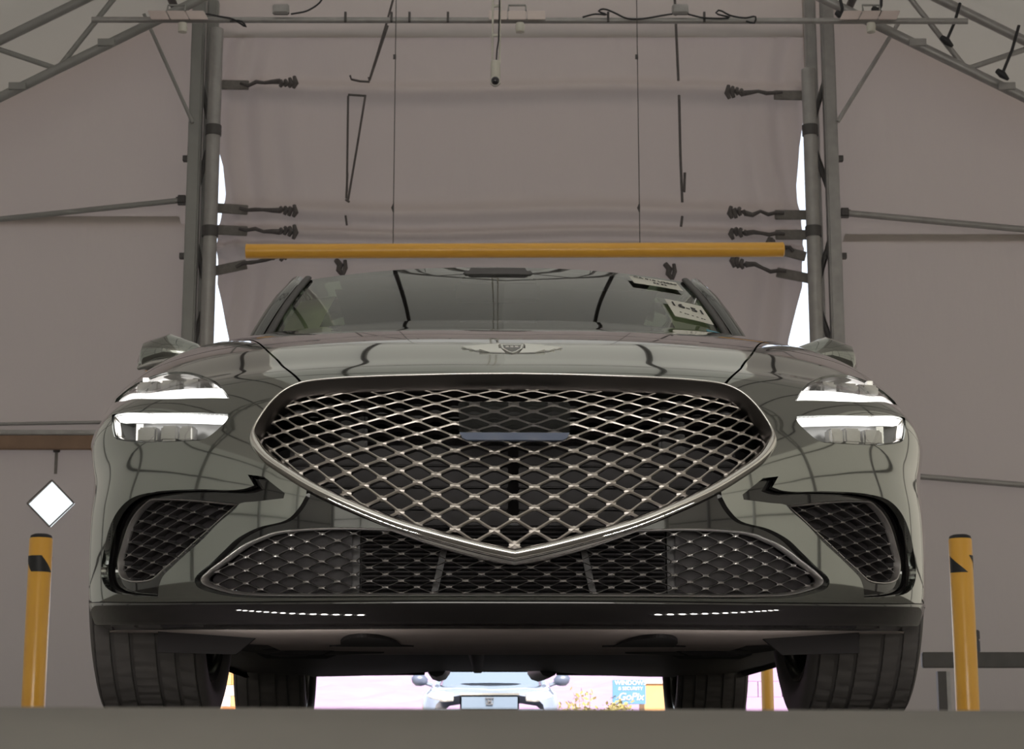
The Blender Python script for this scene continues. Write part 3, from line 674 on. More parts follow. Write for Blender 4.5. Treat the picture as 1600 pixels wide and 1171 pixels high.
for px, Y, r, m, lb in ((1198, 18.0, .057, 'yellow_out', 'sunlit yellow bollard outside, just right of the right rear tyre'), (1246, 17.0, .062, 'orange', 'sunlit orange bollard outside, half hidden by the right front tyre')):
    t = thing('bollard', lb, 'bollard', (wx(px, Y, .8), Y, -.2)); MB().lathe([(r, 0), (r, 1.15), (r * .7, 1.19), (.004, 1.2)], (0, 0, 0), 'z', 24).build('post', m, t, smooth=40)
    MB().lathe([(r + .01, 0), (r + .01, .02), (r, .03)], (0, 0, 0), 'z', 24).build('base_plate', 'steel_d', t, smooth=40)

# ------------------------------------------------------------------ the car
car = thing('car', 'glossy dark grey-green sedan with a wide diamond-mesh grille, facing the viewer in the lane', 'car', (.005, 3.45, 0), R(1.3))
# front end: control net of the outer skin (half), rows from the lip up over the bonnet, columns from centre to wheel arch
bx = [0, .22, .44, .61, .735, .815, .875, .918]; by = [0, .005, .045, .125, .235, .36, .53, .77]
def row(dy, sx, zs): return [(bx[i] * sx, by[i] + dy, zs[i]) for i in range(8)]
NET = np.array([row(.045, .985, [.162, .162, .163, .168, .174, .182, .19, .20]),
 row(.01, .997, [.204, .204, .205, .21, .218, .228, .24, .26]),
 row(0, 1, [.32, .32, .32, .32, .318, .317, .317, .325]),
 row(0, 1, [.43, .43, .43, .43, .425, .415, .405, .40]),
 row(.02, 1, [.53, .53, .53, .525, .515, .50, .485, .475]),
 [(0,.085,.632),(.22,.088,.632),(.44,.115,.629),(.612,.185,.62),(.738,.28,.608),(.82,.39,.59),(.88,.55,.565),(.922,.78,.535)],
 [(0,.17,.684),(.22,.175,.683),(.44,.21,.679),(.61,.285,.67),(.735,.375,.658),(.82,.475,.638),(.882,.62,.612),(.925,.79,.58)],
 [(0,.31,.747),(.22,.315,.746),(.445,.345,.74),(.61,.415,.732),(.732,.50,.716),(.82,.59,.69),(.885,.69,.655),(.926,.80,.61)],
 [(0,.55,.822),(.22,.555,.822),(.445,.585,.816),(.61,.63,.806),(.735,.68,.785),(.825,.735,.748),(.89,.785,.70),(.927,.83,.64)],
 [(0,.85,.898),(.22,.855,.898),(.445,.875,.892),(.615,.905,.88),(.74,.93,.855),(.828,.945,.81),(.895,.955,.745),(.928,.96,.665)],
 [(0,1.15,.974),(.22,1.155,.975),(.445,1.175,.968),(.615,1.2,.952),(.742,1.22,.92),(.832,1.225,.865),(.90,1.22,.785),(.929,1.2,.69)],
 [(0,1.38,1.035),(.22,1.39,1.035),(.445,1.43,1.029),(.615,1.485,1.015),(.742,1.52,.975),(.835,1.52,.905),(.903,1.49,.81),(.93,1.45,.71)]], float)
PAD = np.zeros((14, 10, 3)); PAD[1:13, 1:9] = NET
PAD[1:13, 0] = NET[:, 1] * [-1, 1, 1]; PAD[1:13, 9] = 2 * NET[:, 7] - NET[:, 6]
PAD[0] = 2 * PAD[1] - PAD[2]; PAD[13] = 2 * PAD[12] - PAD[11]
def _w(t): return np.stack([-.5*t+t*t-.5*t**3, 1-2.5*t*t+1.5*t**3, .5*t+2*t*t-1.5*t**3, -.5*t*t+.5*t**3], -1)
def S(q):
    q = np.asarray(q, float); sg = np.where(q[:, 0] < 0, -1., 1.); u = np.clip(np.abs(q[:, 0]), 0, 6.9999); v = np.clip(q[:, 1], 0, 10.9999)
    iu, iv = u.astype(int), v.astype(int); wu, wv = _w(u - iu), _w(v - iv); P = np.zeros((len(q), 3))
    for a in range(4):
        for b in range(4): P += (wv[:, a] * wu[:, b])[:, None] * PAD[iv + a, iu + b]
    P[:, 0] *= sg; return P
def N(q):
    q = np.asarray(q, float); e = 1e-3; qa = np.abs(q[:, 0:1]); sg = np.where(q[:, 0] < 0, -1., 1.)
    z = np.zeros(len(q)); du = S(np.stack([np.abs(q[:, 0]) + e, q[:, 1]], 1)) - S(np.stack([np.abs(q[:, 0]) - e, q[:, 1]], 1))
    lo = np.abs(q[:, 0]) < e
    if lo.any(): du[lo] = [1e-3, 0, 0]
    vv = np.clip(q[:, 1], e, 11 - 2 * e); dv = S(np.stack([np.abs(q[:, 0]), vv + e], 1)) - S(np.stack([np.abs(q[:, 0]), vv - e], 1))
    n = np.cross(du, dv); n /= np.linalg.norm(n, axis=1)[:, None]; n[:, 0] *= sg; return n
def S1(u, v): return S(np.array([[u, v]]))[0]
GRILLE = [(0.0,4.97),(0.397,4.952),(0.807,4.921),(1.252,4.899),(1.544,4.868),(1.785,4.806),(1.91,4.697),(2.038,4.493),(2.154,4.205),(2.225,3.938),(2.23,3.796),(2.199,3.65),(2.092,3.396),(1.884,3.098),(1.65,2.801),(1.36,2.509),(1.002,2.212),(0.64,1.999),(0.28,1.826),(0.0,1.722)]
SURR = GRILLE[:14] + [(1.704,2.859),(1.713,2.674),(1.776,2.463),(1.882,2.28),(2.153,2.171),(2.36,2.018),(2.517,1.827),(2.667,1.654),(2.876,1.411),(2.842,1.295),(2.611,1.166),(2.356,1.092),(2.008,1.07),(1.072,1.06),(0.0,1.06)]
INTAKE = [(0.0,1.584),(0.269,1.669),(0.68,1.869),(1.029,2.1),(1.417,2.132),(1.78,2.124),(2.019,2.081),(2.158,2.006),(2.305,1.918),(2.547,1.705),(2.766,1.505),(2.829,1.418),(2.812,1.351),(2.616,1.233),(2.363,1.142),(2.014,1.111),(1.074,1.09),(0.0,1.09)]
VENT = [(1.9,2.728),(1.91,2.642),(2.179,2.606),(2.348,2.586),(2.396,2.504),(2.583,2.287),(2.81,1.993),(3.166,1.65),(3.343,1.473),(3.405,1.313),(3.426,1.104),(4.156,1.178),(4.509,1.26),(4.783,1.417),(4.901,1.666),(4.807,2.081),(4.603,2.496),(4.338,2.748),(3.977,2.916),(3.55,2.939),(2.831,2.875),(2.318,2.83),(2.204,2.882),(2.276,3.084),(2.109,3.034)]
VMESH = [(3.895,2.811),(3.793,2.866),(3.601,2.852),(2.44,2.60),(2.647,2.36),(2.801,2.19),(3.174,1.833),(3.491,1.593),(3.672,1.458),(3.82,1.422),(4.241,1.442),(4.529,1.552),(4.637,1.847),(4.505,2.124),(4.282,2.496),(4.067,2.704)]
LAMPL = [(4.76,5.134),(3.757,4.687),(2.548,4.338),(2.531,4.271),(2.641,4.062),(2.829,3.875),(2.938,3.874),(4.345,4.307),(4.603,4.478)]
DRLL = [(4.742,5.128),(3.777,4.675),(2.581,4.325),(2.572,4.293),(2.63,4.205),(3.769,4.507),(4.491,4.766)]
LAMPU = [(2.537,4.64),(2.6,4.83),(2.75,5.25),(3.0,5.95),(3.3,6.4),(3.7,6.75),(4.1,7.0),(4.4,7.1),(4.95,7.25),(5.4,7.25),(5.3,6.8),(4.85,6.2),(4.37,5.62),(3.66,5.02)]
DRLU = [(2.56,4.665),(3.66,5.055),(4.37,5.67),(4.85,6.25),(5.28,6.82),(5.2,7.05),(4.8,6.75),(4.3,6.2),(3.6,5.5),(2.66,4.98)]
PLATE = [(0.471,4.345),(0.45,4.394),(0.0,4.4),(0.0,3.654),(0.368,3.65),(0.437,3.699),(0.469,3.8)]
gril_h = smooth_poly(GRILLE, (0, 19), .06, closed=False); surr_h = smooth_poly(SURR, (0, 14, 15, 32, 33), .06, closed=False)
intk_h = smooth_poly(INTAKE, (0, 17, 3), .06, closed=False)
grille_o, surr_o, intk_o = both(gril_h), both(surr_h), both(intk_h)
vent = smooth_poly(VENT, (0, 1, 9, 10, 22, 23, 24), .06); vmesh = smooth_poly(VMESH, (3,), .06)
lampl = smooth_poly(LAMPL, (0, 2), .06); lampu = smooth_poly(LAMPU, (0, 8, 9, 10), .06)
drll = smooth_poly(DRLL, range(7), .1); drlu = smooth_poly(DRLU, (0, 4, 5, 9), .1)
# bonnet / wing / bumper seams
seam = [(1.80,4.84),(1.93,5.3),(2.131,6.375),(2.43,7.52),(2.75,8.3),(3.2,9.1),(3.7,9.9),(4.05,11)]
seam_s = smooth_poly(seam, (), .08, closed=False)
wing_line = [(2.45,7.56),(3.0,7.58),(3.7,7.62),(4.4,7.68),(5.0,7.66),(5.5,7.5),(6.0,6.9),(7,6.3)]
g_top = gril_h[[i for i in range(len(gril_h)) if gril_h[i][0] < 1.80 and gril_h[i][1] > 4.7]]
hood_h = np.vstack([g_top + [0, .02], seam_s + [-.015, 0], [[0, 11]]])
hood_o = both(hood_h)
panel('bonnet', S, N, hood_o, [], 'paint', car, d=(.09, .11), flange=.012)
wl = smooth_poly(wing_line, (), .08, closed=False)
i0 = int(np.argmin(np.hypot(*(seam_s - wl[0]).T)))
ARC = (.83, .345, .372)
def arch_keep(P): return ~(((P[:, 1] - ARC[0])**2 + (P[:, 2] - ARC[1])**2 < ARC[2]**2) & (np.abs(P[:, 0]) > .55))
def arch_uv():
    out = []
    for ph in np.linspace(-22, 200, 120):
        ty, tz = ARC[0] - ARC[2] * math.cos(R(ph)), ARC[1] + ARC[2] * math.sin(R(ph)); u, v = 6.4, 3.0 if ph < 60 else 8.0
        for _ in range(40):
            p = S1(u, v); r = np.array([ty - p[1], tz - p[2]])
            e = 1e-4; J = np.array([(S1(u + e, v) - p)[1:] / e, (S1(u, v + e) - p)[1:] / e]).T
            try: st = np.linalg.solve(J, r)
            except Exception: break
            st = np.clip(st, -.3, .3); u = min(max(u + st[0], 4.5), 6.99); v = min(max(v + st[1], .02), 10.9)
        p = S1(u, v)
        if abs(p[1] - ty) + abs(p[2] - tz) < .002 and u < 6.98: out.append((u, v))
    return np.array(out)
AUV = arch_uv()
# positions on the arch, split where the wing/bumper seam meets it
def arch_part(lo, hi):
    return np.array([q for q in AUV if lo <= q[1] <= hi])
vs_seam = 6.55
lowp, upp = arch_part(0, vs_seam), arch_part(vs_seam + .001, 11)
low_start = lowp[0] if len(lowp) else np.array([6.4, 1])
bump_h = [[0.0, 1.0]] + [[u, 1.0] for u in np.arange(.3, float(np.interp(1.0, AUV[:, 1], AUV[:, 0])) - .1, .3)]
arc_low = [q for q in AUV if 1.0 < q[1] < vs_seam]
wl_end = arc_low[-1] if arc_low else [6, 6.5]
wl_cut = [q for q in wl if q[0] < wl_end[0] - .08]
bump_h = np.array(bump_h + [list(q) for q in arc_low] + [list(q) for q in wl_cut[::-1]] + [list(q) for q in (seam_s[:i0][::-1] + [.012, 0])] + [[0.0, 4.99]])
# keep the bumper's top edge on the grille outline: the combined grille hole removes the middle
bump_o = both(bump_h)
SURRo = surr_o
bump_hole = np.vstack([surr_h[surr_h[:, 1] < 6], ])
# the bumper outline runs over the grille top, so cut: outline follows bonnet seam then the outside of the grille opening
gi = int(np.argmin(np.hypot(surr_h[:, 0] - 1.785, surr_h[:, 1] - 4.806)))
half_b = np.vstack([[[0.0, 1.0]], bump_h[1:-1], surr_h[gi:-1], [[0.0, 1.06]]])
full_b = np.vstack([half_b, mirror(half_b)[1:-1]]) if False else None
for sgn, nm in ((1, 'front_bumper'), (-1, 'front_bumper')):
    pass
right = half_b
left = (half_b * [-1, 1])[::-1]
outline_b = np.vstack([right[1:-1], left[1:-1]])          # one skin joined by the strip under the lower intake
panel('front_bumper', S, N, outline_b, [vent, mirror(vent), lampl, mirror(lampl), lampu, mirror(lampu)], 'paint', car, d=(.085, .085), flange=.014)
arc_up = [q for q in AUV if q[1] > vs_seam]
wing_h = np.vstack([seam_s[i0:] + [.012, 0], [[6.99, 11]], [[6.99, 10.2]] if arc_up and arc_up[-1][1] < 10.2 else np.zeros((0, 2)), np.array(arc_up[::-1]), np.array([[q[0], q[1] + .03] for q in wl_cut[::-1]])])
panel('wing', S, N, wing_h, [], 'paint', car, d=(.09, .11), flange=.012)
panel('wing', S, N, mirror(wing_h), [], 'paint', car, d=(.09, .11), flange=.012)
# black lip under the bumper
um = float(np.interp(.9, AUV[:, 1], AUV[:, 0])) if len(AUV) else 6.5
us = np.linspace(-um, um, 121)
lip = MB(); P = []
for v, o in ((.999, -.006), (.995, -.001), (.98, .0005), (.9, .001), (.7, .001), (.45, .001), (.25, .001), (.12, .001), (.04, -.002), (0, -.012)):
    q = np.stack([us, np.full_like(us, min(v, 1.2))], 1); P.append(S(q) + N(q) * o + np.array([0, 0, -.001]))
base = S(np.stack([us, np.zeros_like(us)], 1)); P.append(base * [.985, 1, 1] + [0, .05, -.004])
lip.grid(np.array(P)).build('front_lip', 'gloss', car, smooth=180)

# ---- grille ring, lattice, backing
def ring(name, outline, prof, mat, off=0., parent=car, smooth=60):
    o = np.asarray(outline, float); n = len(o); P0 = S(o); Nn = N(o)
    T = np.roll(P0, -1, 0) - np.roll(P0, 1, 0); T /= np.linalg.norm(T, axis=1)[:, None]; I = np.cross(Nn, T)
    c = P0.mean(0); s = np.sign(((c - P0) * I).sum()); I *= s
    if isinstance(prof, tuple):      # (profile where the rim is at the top, profile where it is at the bottom)
        w = np.clip((I[:, 2:3] + .25) / .7, 0, 1); w = w * w * (3 - 2 * w)
        rows = [P0 + I * (p[0] * (1 - w) + q[0] * w) + Nn * (p[1] * (1 - w) + q[1] * w + off) for p, q in zip(*prof)]
    else: rows = [P0 + I * a + Nn * (b + off) for a, b in prof]
    A = np.array(rows); A = np.concatenate([A, A[:, :1]], 1)
    return MB().grid(A).build(name, mat, parent, smooth=smooth)
def dens(h, step=.04): return smooth_poly(h, (0, len(h) - 1), step, closed=False)
g_ring = both(dens(gril_h))
ring('grille_frame', g_ring, ([(-.005, -.004), (-.004, .005), (-.002, .008), (.000, .0085), (.0012, .008), (.0018, .006)], [(-.012, -.010), (-.010, .001), (-.005, .008), (.001, .011), (.006, .008), (.009, .0)]), 'chrome')
ring('grille_inner_frame', g_ring, ([(.0016, .0062), (.006, -.008), (.010, -.022), (.012, -.036)], [(.0088, .0002), (.010, -.01), (.011, -.022), (.012, -.036)]), 'ring')
CU = [-0.0093, 0.0188, -0.0613, 0.1361, -0.0896, 2.6044, -0.1385, 0.0667, -0.3074, 0.3302, -0.1288, 0.1053, 0.2424, -0.4904, -0.5664, -0.1287, 0.4243, 0.4264, -0.2351]
CV = [4.7416, -1.9836, -1.3977, 1.1951, -0.682, -0.1574, 0.2815, 1.9423, -7.2674, 5.371, 1.1172, -0.5566, 6.1084, -6.1246, -1.2966, -2.1202, 3.6074, 1.3322, -1.4822]
def lat_main(i, j):
    a, b = abs(i) / 15., j / 18.; B = [a**p * b**q for p in range(5) for q in range(5) if p + q <= 5]
    u = float(np.dot(B, CU)); v = float(np.dot(B, CV))
    return (math.copysign(max(u, 0), i) if i else 0.0), v
def lattice(name, node, ir, jr, inside, mat, rec, inset, depth, parent=car, backing=None, clip=None):
    """diamond lattice: each cell is a rounded opening with a bevelled web and a wall running back"""
    mb = MB(); bk = MB(); nI = 5
    cache = {}
    def nd(i, j):
        if (i, j) not in cache: cache[(i, j)] = node(i, j)
        return cache[(i, j)]
    uv, meta = [], []
    for i in ir:
        for j in jr:
            if (i + j) % 2 == 0: continue
            L, T, Rr, B = [np.array(nd(*k)) for k in ((i - 1, j), (i, j - 1), (i + 1, j), (i, j + 1))]
            c = (L + T + Rr + B) / 4
            if not inside(c, (L, T, Rr, B)): continue
            inner, outer = [], []
            cs = [L, T, Rr, B]
            for k in range(4):
                p, q = cs[k], cs[(k + 1) % 4]; pm1, qp1 = cs[k - 1], cs[(k + 2) % 4]
                for f in (0, .12, .3, .5, .7, .88):
                    e = p + (q - p) * f; outer.append(e)
                    rad = 1 - inset; g = e - c
                    # round the corners: pull points near a corner towards the centre
                    cr = max(0, 1 - min(f, 1 - f) / .16); inner.append(c + g * (rad - .13 * cr**2))
            uv += outer + inner; meta.append(len(outer))
    if not meta: return
    uv = np.array(uv)
    if clip is not None:
        out = ~inpoly(uv, clip); a = clip; d = np.roll(clip, -1, 0) - clip; L = np.maximum((d**2).sum(1), 1e-12)
        for k in np.nonzero(out)[0]:
            t = np.clip(((uv[k] - a) * d).sum(1) / L, 0, 1); q = a + d * t[:, None]; uv[k] = q[((q - uv[k])**2).sum(1).argmin()]
    P = S(uv); Nn = N(uv); o = 0
    for m in meta:
        a = P[o:o + m] - Nn[o:o + m] * rec; b = P[o + m:o + 2 * m] - Nn[o + m:o + 2 * m] * (rec + .0012); d = P[o + m:o + 2 * m] - Nn[o + m:o + 2 * m] * (rec + depth)
        h = 2 * m; fs = []
        for k in range(m):
            n2 = (k + 1) % m; fs += [(k, n2, m + n2, m + k), (m + k, m + n2, h + n2, h + k)]
        mb.add(np.vstack([a, b, d]), fs)
        if backing: bk.add(np.vstack([d]), [tuple(range(m))])
        o += 2 * m
    r = mb.build(name, mat, parent, smooth=35, fix=False)
    r.data.materials.append(M['ring' if mat == 'satin' else 'plastic'])
    r.data.polygons.foreach_set('material_index', [k % 2 for k in range(len(r.data.polygons))])
    if backing: bk.build(name + '_backing', backing, parent, fix=False)
    return r
def ins(poly): 
    def f(c, cs): return bool(inpoly(np.array([c, *cs]), poly).any())
    return f
lattice('grille_mesh', lat_main, range(-16, 17), range(-2, 20), ins(grille_o), 'satin', .022, .15, .016, clip=grille_o)
MB().prism([(-.49, .25), (.49, .25), (.49, .62), (-.49, .62)], 'y', .26, .27).build('light_block_back', 'dark', car)  # dark box added behind the lattice to block light inside the nose
for (a, b, nm) in (((-.485, .12, .25), (-.5, .27, .66), 'l'), ((.485, .12, .25), (.5, .27, .66), 'r')):
    MB().box((a[0], .20, .415), (.012, .14, .33)).build('light_block_side', 'dark', car)
MB().box((0, .215, .622), (.84, .10, .010)).build('light_block_top', 'dark', car)
MB().box((0, .20, .245), (1.0, .16, .012)).build('light_block_floor', 'dark', car)
for k in range(4):                                     # shutter blades behind the lower grille
    zc_ = .358 + .042 * k
    for s in (-1, 1): MB().box((s * .215, .105 + .006 * k, zc_), (.41, .006, .040), Matrix.Rotation(R(-9), 3, 'X')).build('shutter_blade', 'plate', car, bevel=.002)
MB().box((0, .14, .575), (.9, .03, .035)).build('bumper_beam', 'plastic', car, bevel=.006)
for s in (-1, 1): MB().box((s * .30, .13, .56), (.05, .03, .16)).build('bumper_beam_bracket', 'plastic', car, bevel=.006)
# smoked radar cover, lower third with a blue reflection painted in
pl = both(smooth_poly(PLATE, (2, 3, 4, 6), .06, closed=False)) if False else np.vstack([PLATE[2:] + PLATE[:2], (np.array((PLATE[2:] + PLATE[:2])[::-1]) * [-1, 1])[1:-1]])
cut = 3.80
top = np.array([(-.46, cut), (.46, cut), (.471, 4.345), (.45, 4.394), (-.45, 4.394), (-.471, 4.345)]); bot = np.array([(-.437, 3.70), (-.40, 3.655), (.40, 3.655), (.437, 3.70), (.46, cut), (-.46, cut)])
rc = panel('radar_cover', S, N, top, [], 'smoke', car, d=.1, off=.002, flange=.008, label='smoked transparent cover in the middle of the grille')
panel('radar_cover_strip', S, N, bot, [], 'blue', rc, d=.1, off=.002, flange=.008, label='lower edge of the cover with a blue reflection painted in')
# ---- lower intake
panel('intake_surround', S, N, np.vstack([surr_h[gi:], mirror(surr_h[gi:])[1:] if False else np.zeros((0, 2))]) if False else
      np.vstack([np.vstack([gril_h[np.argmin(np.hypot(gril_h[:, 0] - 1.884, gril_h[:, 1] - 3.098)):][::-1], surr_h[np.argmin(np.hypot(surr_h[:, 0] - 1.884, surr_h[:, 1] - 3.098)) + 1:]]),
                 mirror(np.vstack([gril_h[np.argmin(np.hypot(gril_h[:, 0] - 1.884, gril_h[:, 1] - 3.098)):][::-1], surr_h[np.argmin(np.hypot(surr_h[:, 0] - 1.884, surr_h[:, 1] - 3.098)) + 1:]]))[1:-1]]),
      [intk_o], 'gloss', car, d=.09, off=-.012, flange=.02)  # gloss black stands in for body paint mirroring the dark floor
ring('intake_frame', both(dens(intk_h)), [(-.002, -.012), (-.0015, -.009), (.0, -.008), (.0015, -.010), (.002, -.03)], 'mesh_lo')
# uniform diamonds in x and z
_T = {}
def uv_at(x, z, y0=.0):
    """surface parameters for a given x,z on the skin"""
    sx = 1 if x >= 0 else -1; x = abs(x); u = float(np.interp(x, bx, range(8))); v = float(np.interp(z, [.165, .206, .32, .43, .53, .62], [0, 1, 2, 3, 4, 5]))
    for _ in range(6):
        p = S1(u, v); e = 1e-4; J = np.array([(S1(u + e, v) - p)[[0, 2]] / e, (S1(u, v + e) - p)[[0, 2]] / e]).T
        st = np.linalg.lstsq(J, np.array([x - p[0], z - p[2]]), rcond=None)[0]; u += float(np.clip(st[0], -.5, .5)); v += float(np.clip(st[1], -.5, .5)); u = min(max(u, 0), 6.9); v = min(max(v, 0.05), 6)
    return sx * u, v
def lat_low(i, j): return uv_at(i * .0297, .3015 - j * .01255)
lattice('intake_mesh', lat_low, range(-21, 22), range(-4, 9), ins(intk_o), 'mesh_lo', .026, .065, .010, clip=intk_o)
for s in (-1, 1):      # blind outer pockets
    q = np.array([p for p in intk_h if p[0] > 1.37]); 
    z0 = np.array([[1.37, 2.13], [1.37, 1.09]]); poly = np.vstack([q, z0[1:], ])
    poly = np.vstack([[[1.37, 2.132]], q[(q[:, 0] > 1.37)], [[1.37, 1.09]]])
    poly = poly[::-1] if False else poly
    panel('intake_blank', S, N, poly if s > 0 else mirror(poly), [], 'plate', car, d=.12, off=-.044, flange=0)
    MB().box((s * .294, .10, .272), (.022, .05, .135)).build('intake_post', 'plastic', car)
fins = MB()
for k in range(17): fins.box((0, .088, .215 + .0082 * k), (.56, .012, .0028), Matrix.Rotation(R(20), 3, 'X'))
rad = MB().box((0, .12, .29), (.58, .03, .16)).build('radiator', 'plastic', car)
fins.build('radiator_fins', 'fin', rad, kind='stuff')
for s in (-1, 1): MB().box((s * .135, .075, .27), (.012, .02, .13), Matrix.Rotation(R(-12 * s), 3, 'Y')).build('intake_strut', 'plastic', car)
f2 = MB()
for k in range(9): f2.box((0, .13, .290 + .0075 * k), (.34, .01, .0028), Matrix.Rotation(R(20), 3, 'X'))
f2.build('radiator_fins', 'fin', rad, kind='stuff')
# ---- corner vents
def lat_vent(s):
    def f(i, j):
        x = .800 - i * .0298 ; z = .300 + j * .01215 + .0012 * i
        a, b = uv_at(x, z); return s * a, b
    return f
for s in (-1, 1):
    vo, vm = (vent, vmesh) if s > 0 else (mirror(vent), mirror(vmesh))
    big = vo
    vp = panel('vent_surround', S, N, big, [vm], 'gloss', car, d=.1, off=-.022, flange=.012)
    lattice('vent_mesh', lat_vent(s), range(-3, 13), range(-8, 14), ins(vm), 'mesh_lo', .030, .045, .022, parent=vp, backing='plate', clip=vm)
    ring('vent_rim', vm, [(-.0015, -.022), (0, -.020), (.002, -.021), (.0025, -.034)], 'mesh_lo', parent=vp)
    # little clips along the inner lower edge
    for f in np.linspace(.12, .92, 8):
        a, b = np.array([2.52, 2.36]), np.array([3.40, 1.50]); q = a + (b - a) * f; p = S1(s * q[0], q[1]) + np.array([0, .018, 0])
        MB().box(p, (.0018, .004, .008), Matrix.Rotation(R(25 * s), 3, 'Y')).build('clip', 'plate', vp)
# ---- headlights
for s in (-1, 1):
    for nm, poly, dr in (('upper', lampu, drlu), ('lower', lampl, drll)):
        po, dd = (poly, dr) if s > 0 else (mirror(poly), mirror(dr))
        h = panel('headlight', S, N, po, [], 'lens', car, d=.12, off=-.003, flange=.0)
        panel('housing', S, N, po, [], 'lamp_in', h, d=.15, off=-.05, flange=-.046)
        panel('running_light', S, N, dd, [], 'drl', h, d=.12, off=-.005, flange=.012, label='glowing white light bar')
        ring('lamp_rim', po, [(.001, -.006), (.003, -.004), (.005, -.008), (.005, -.02)], 'chrome', parent=h)
        if nm == 'lower':
            for k, (u, v) in enumerate(((3.75, 4.27), (3.35, 4.18), (3.08, 4.1))):
                p = S1(s * u, v) + np.array([0, .035, 0])
                MB().box(p, (.040 - .006 * k, .03, .030), Matrix.Rotation(R(12 * s), 3, 'Z')).build('projector', 'lampgrey', h, bevel=.004)
            p = S1(s * 3.93, 4.36) + np.array([0, .03, 0]); MB().box(p, (.014, .03, .034)).build('divider', 'lampgrey', h)
        else:
            for k, (u, v) in enumerate(((4.1, 6.35), (3.55, 5.9), (3.1, 5.45))):
                p = S1(s * u, v) + np.array([0, .04, 0])
                MB().box(p, (.05 - .008 * k, .03, .026), Matrix.Rotation(R(15 * s), 3, 'Z')).build('projector', 'lampgrey', h, bevel=.005)
            p = S1(s * 4.22, 6.5) + np.array([0, .03, 0]); MB().box(p, (.012, .03, .036)).build('divider', 'lampgrey', h)

# ---- winged emblem on the bonnet nose
def em_pt(x, t, h=.003):
    """x metres across, t metres up the bonnet from the emblem's middle line"""
    u = float(np.interp(abs(x), bx, range(8))); v = 6.45 + t / .115; q = np.array([[math.copysign(u, x) if x else 0, v]]); return S(q)[0] + N(q)[0] * h
def em_shape(poly, h=.005, k=.10):
    f = MB(); n = len(poly); t0 = min(t for x, t in poly); a = [em_pt(x, t, -.001) for x, t in poly]; b = [em_pt(x, t, h + k * (t - t0)) for x, t in poly]
    return f.add(np.vstack([a, b]), [tuple(range(n, 2 * n))] + [(i, (i + 1) % n, n + (i + 1) % n, n + i) for i in range(n)])
emb = em_shape([(-.022, .016), (.022, .016), (.020, -.004), (.009, -.020), (0, -.026), (-.009, -.020), (-.020, -.004)], .0022).build('emblem', 'badge', car)
em_shape([(-.018, .012), (.018, .012), (.016, -.003), (.007, -.016), (0, -.021), (-.007, -.016), (-.016, -.003)], .0030).build('shield', 'gloss', emb, label='dark shield in the middle of the winged badge')
for k in range(3):
    em_shape([(-.013 + k * .0095, .006), (-.0065 + k * .0095, .006), (-.0065 + k * .0095, .002), (-.013 + k * .0095, .002)], .0060).build('letter_bar', 'chrome', emb)
for s in (-1, 1):
    em_shape([(s * x, t) for x, t in ((.0, .016), (.024, .018), (.100, .010), (.070, -.014), (.04, -.024), (.0, -.028))], .0004, .0).build('badge_base', 'gloss', emb)
    for (pts) in ([(.023, .017), (.098, .009), (.088, .003), (.028, .009)], [(.026, .003), (.084, -.002), (.072, -.008), (.026, -.004)], [(.022, -.011), (.064, -.0135), (.044, -.021), (.014, -.022)]):
        em_shape([(s * x, t) for x, t in pts], .0012, .50).build('wing', 'badge', emb)

# ---- underbody
us2 = np.linspace(-um * .97, um * .97, 81); b0 = S(np.stack([us2, np.zeros_like(us2)], 1)) * [.985, 1, 1] + [0, .045, -.003]
xs_ = np.clip(b0[:, 0], -.66, .66)
G = [b0]
for y, z in ((.30, .160), (.44, .158), (.60, .156)):
    w = b0.copy(); w[:, 1] = np.maximum(b0[:, 1] + .01, y); w[:, 2] = z + .02 * np.clip((np.abs(b0[:, 0]) - .5) / .3, 0, 1); w[:, 0] = np.where(np.abs(b0[:, 0]) > .60, np.sign(b0[:, 0]) * (.60 + (np.abs(b0[:, 0]) - .60) * (1 if y < .45 else .12)), b0[:, 0]); G.append(w)
MB().grid(np.array(G)).build('undertray', 'tray', car, smooth=40)
MB().grid([[(x, y, z) for x in np.linspace(-.50, .50, 9)] for y, z in ((.585, .1555), (.8, .158), (1.05, .163), (1.25, .17))]).build('engine_tray', 'tray', car, smooth=40)
ut = MB().grid([[(x, y, z + .012 * math.cos(x * 5)) for x in np.linspace(-.60, .60, 13)] for y, z in ((.60, .175), (.9, .182), (1.3, .187), (2.2, .192), (3.0, .198), (3.4, .215), (3.9, .235), (4.45, .265), (4.66, .30))]).build('underfloor', 'plastic', car, smooth=40)
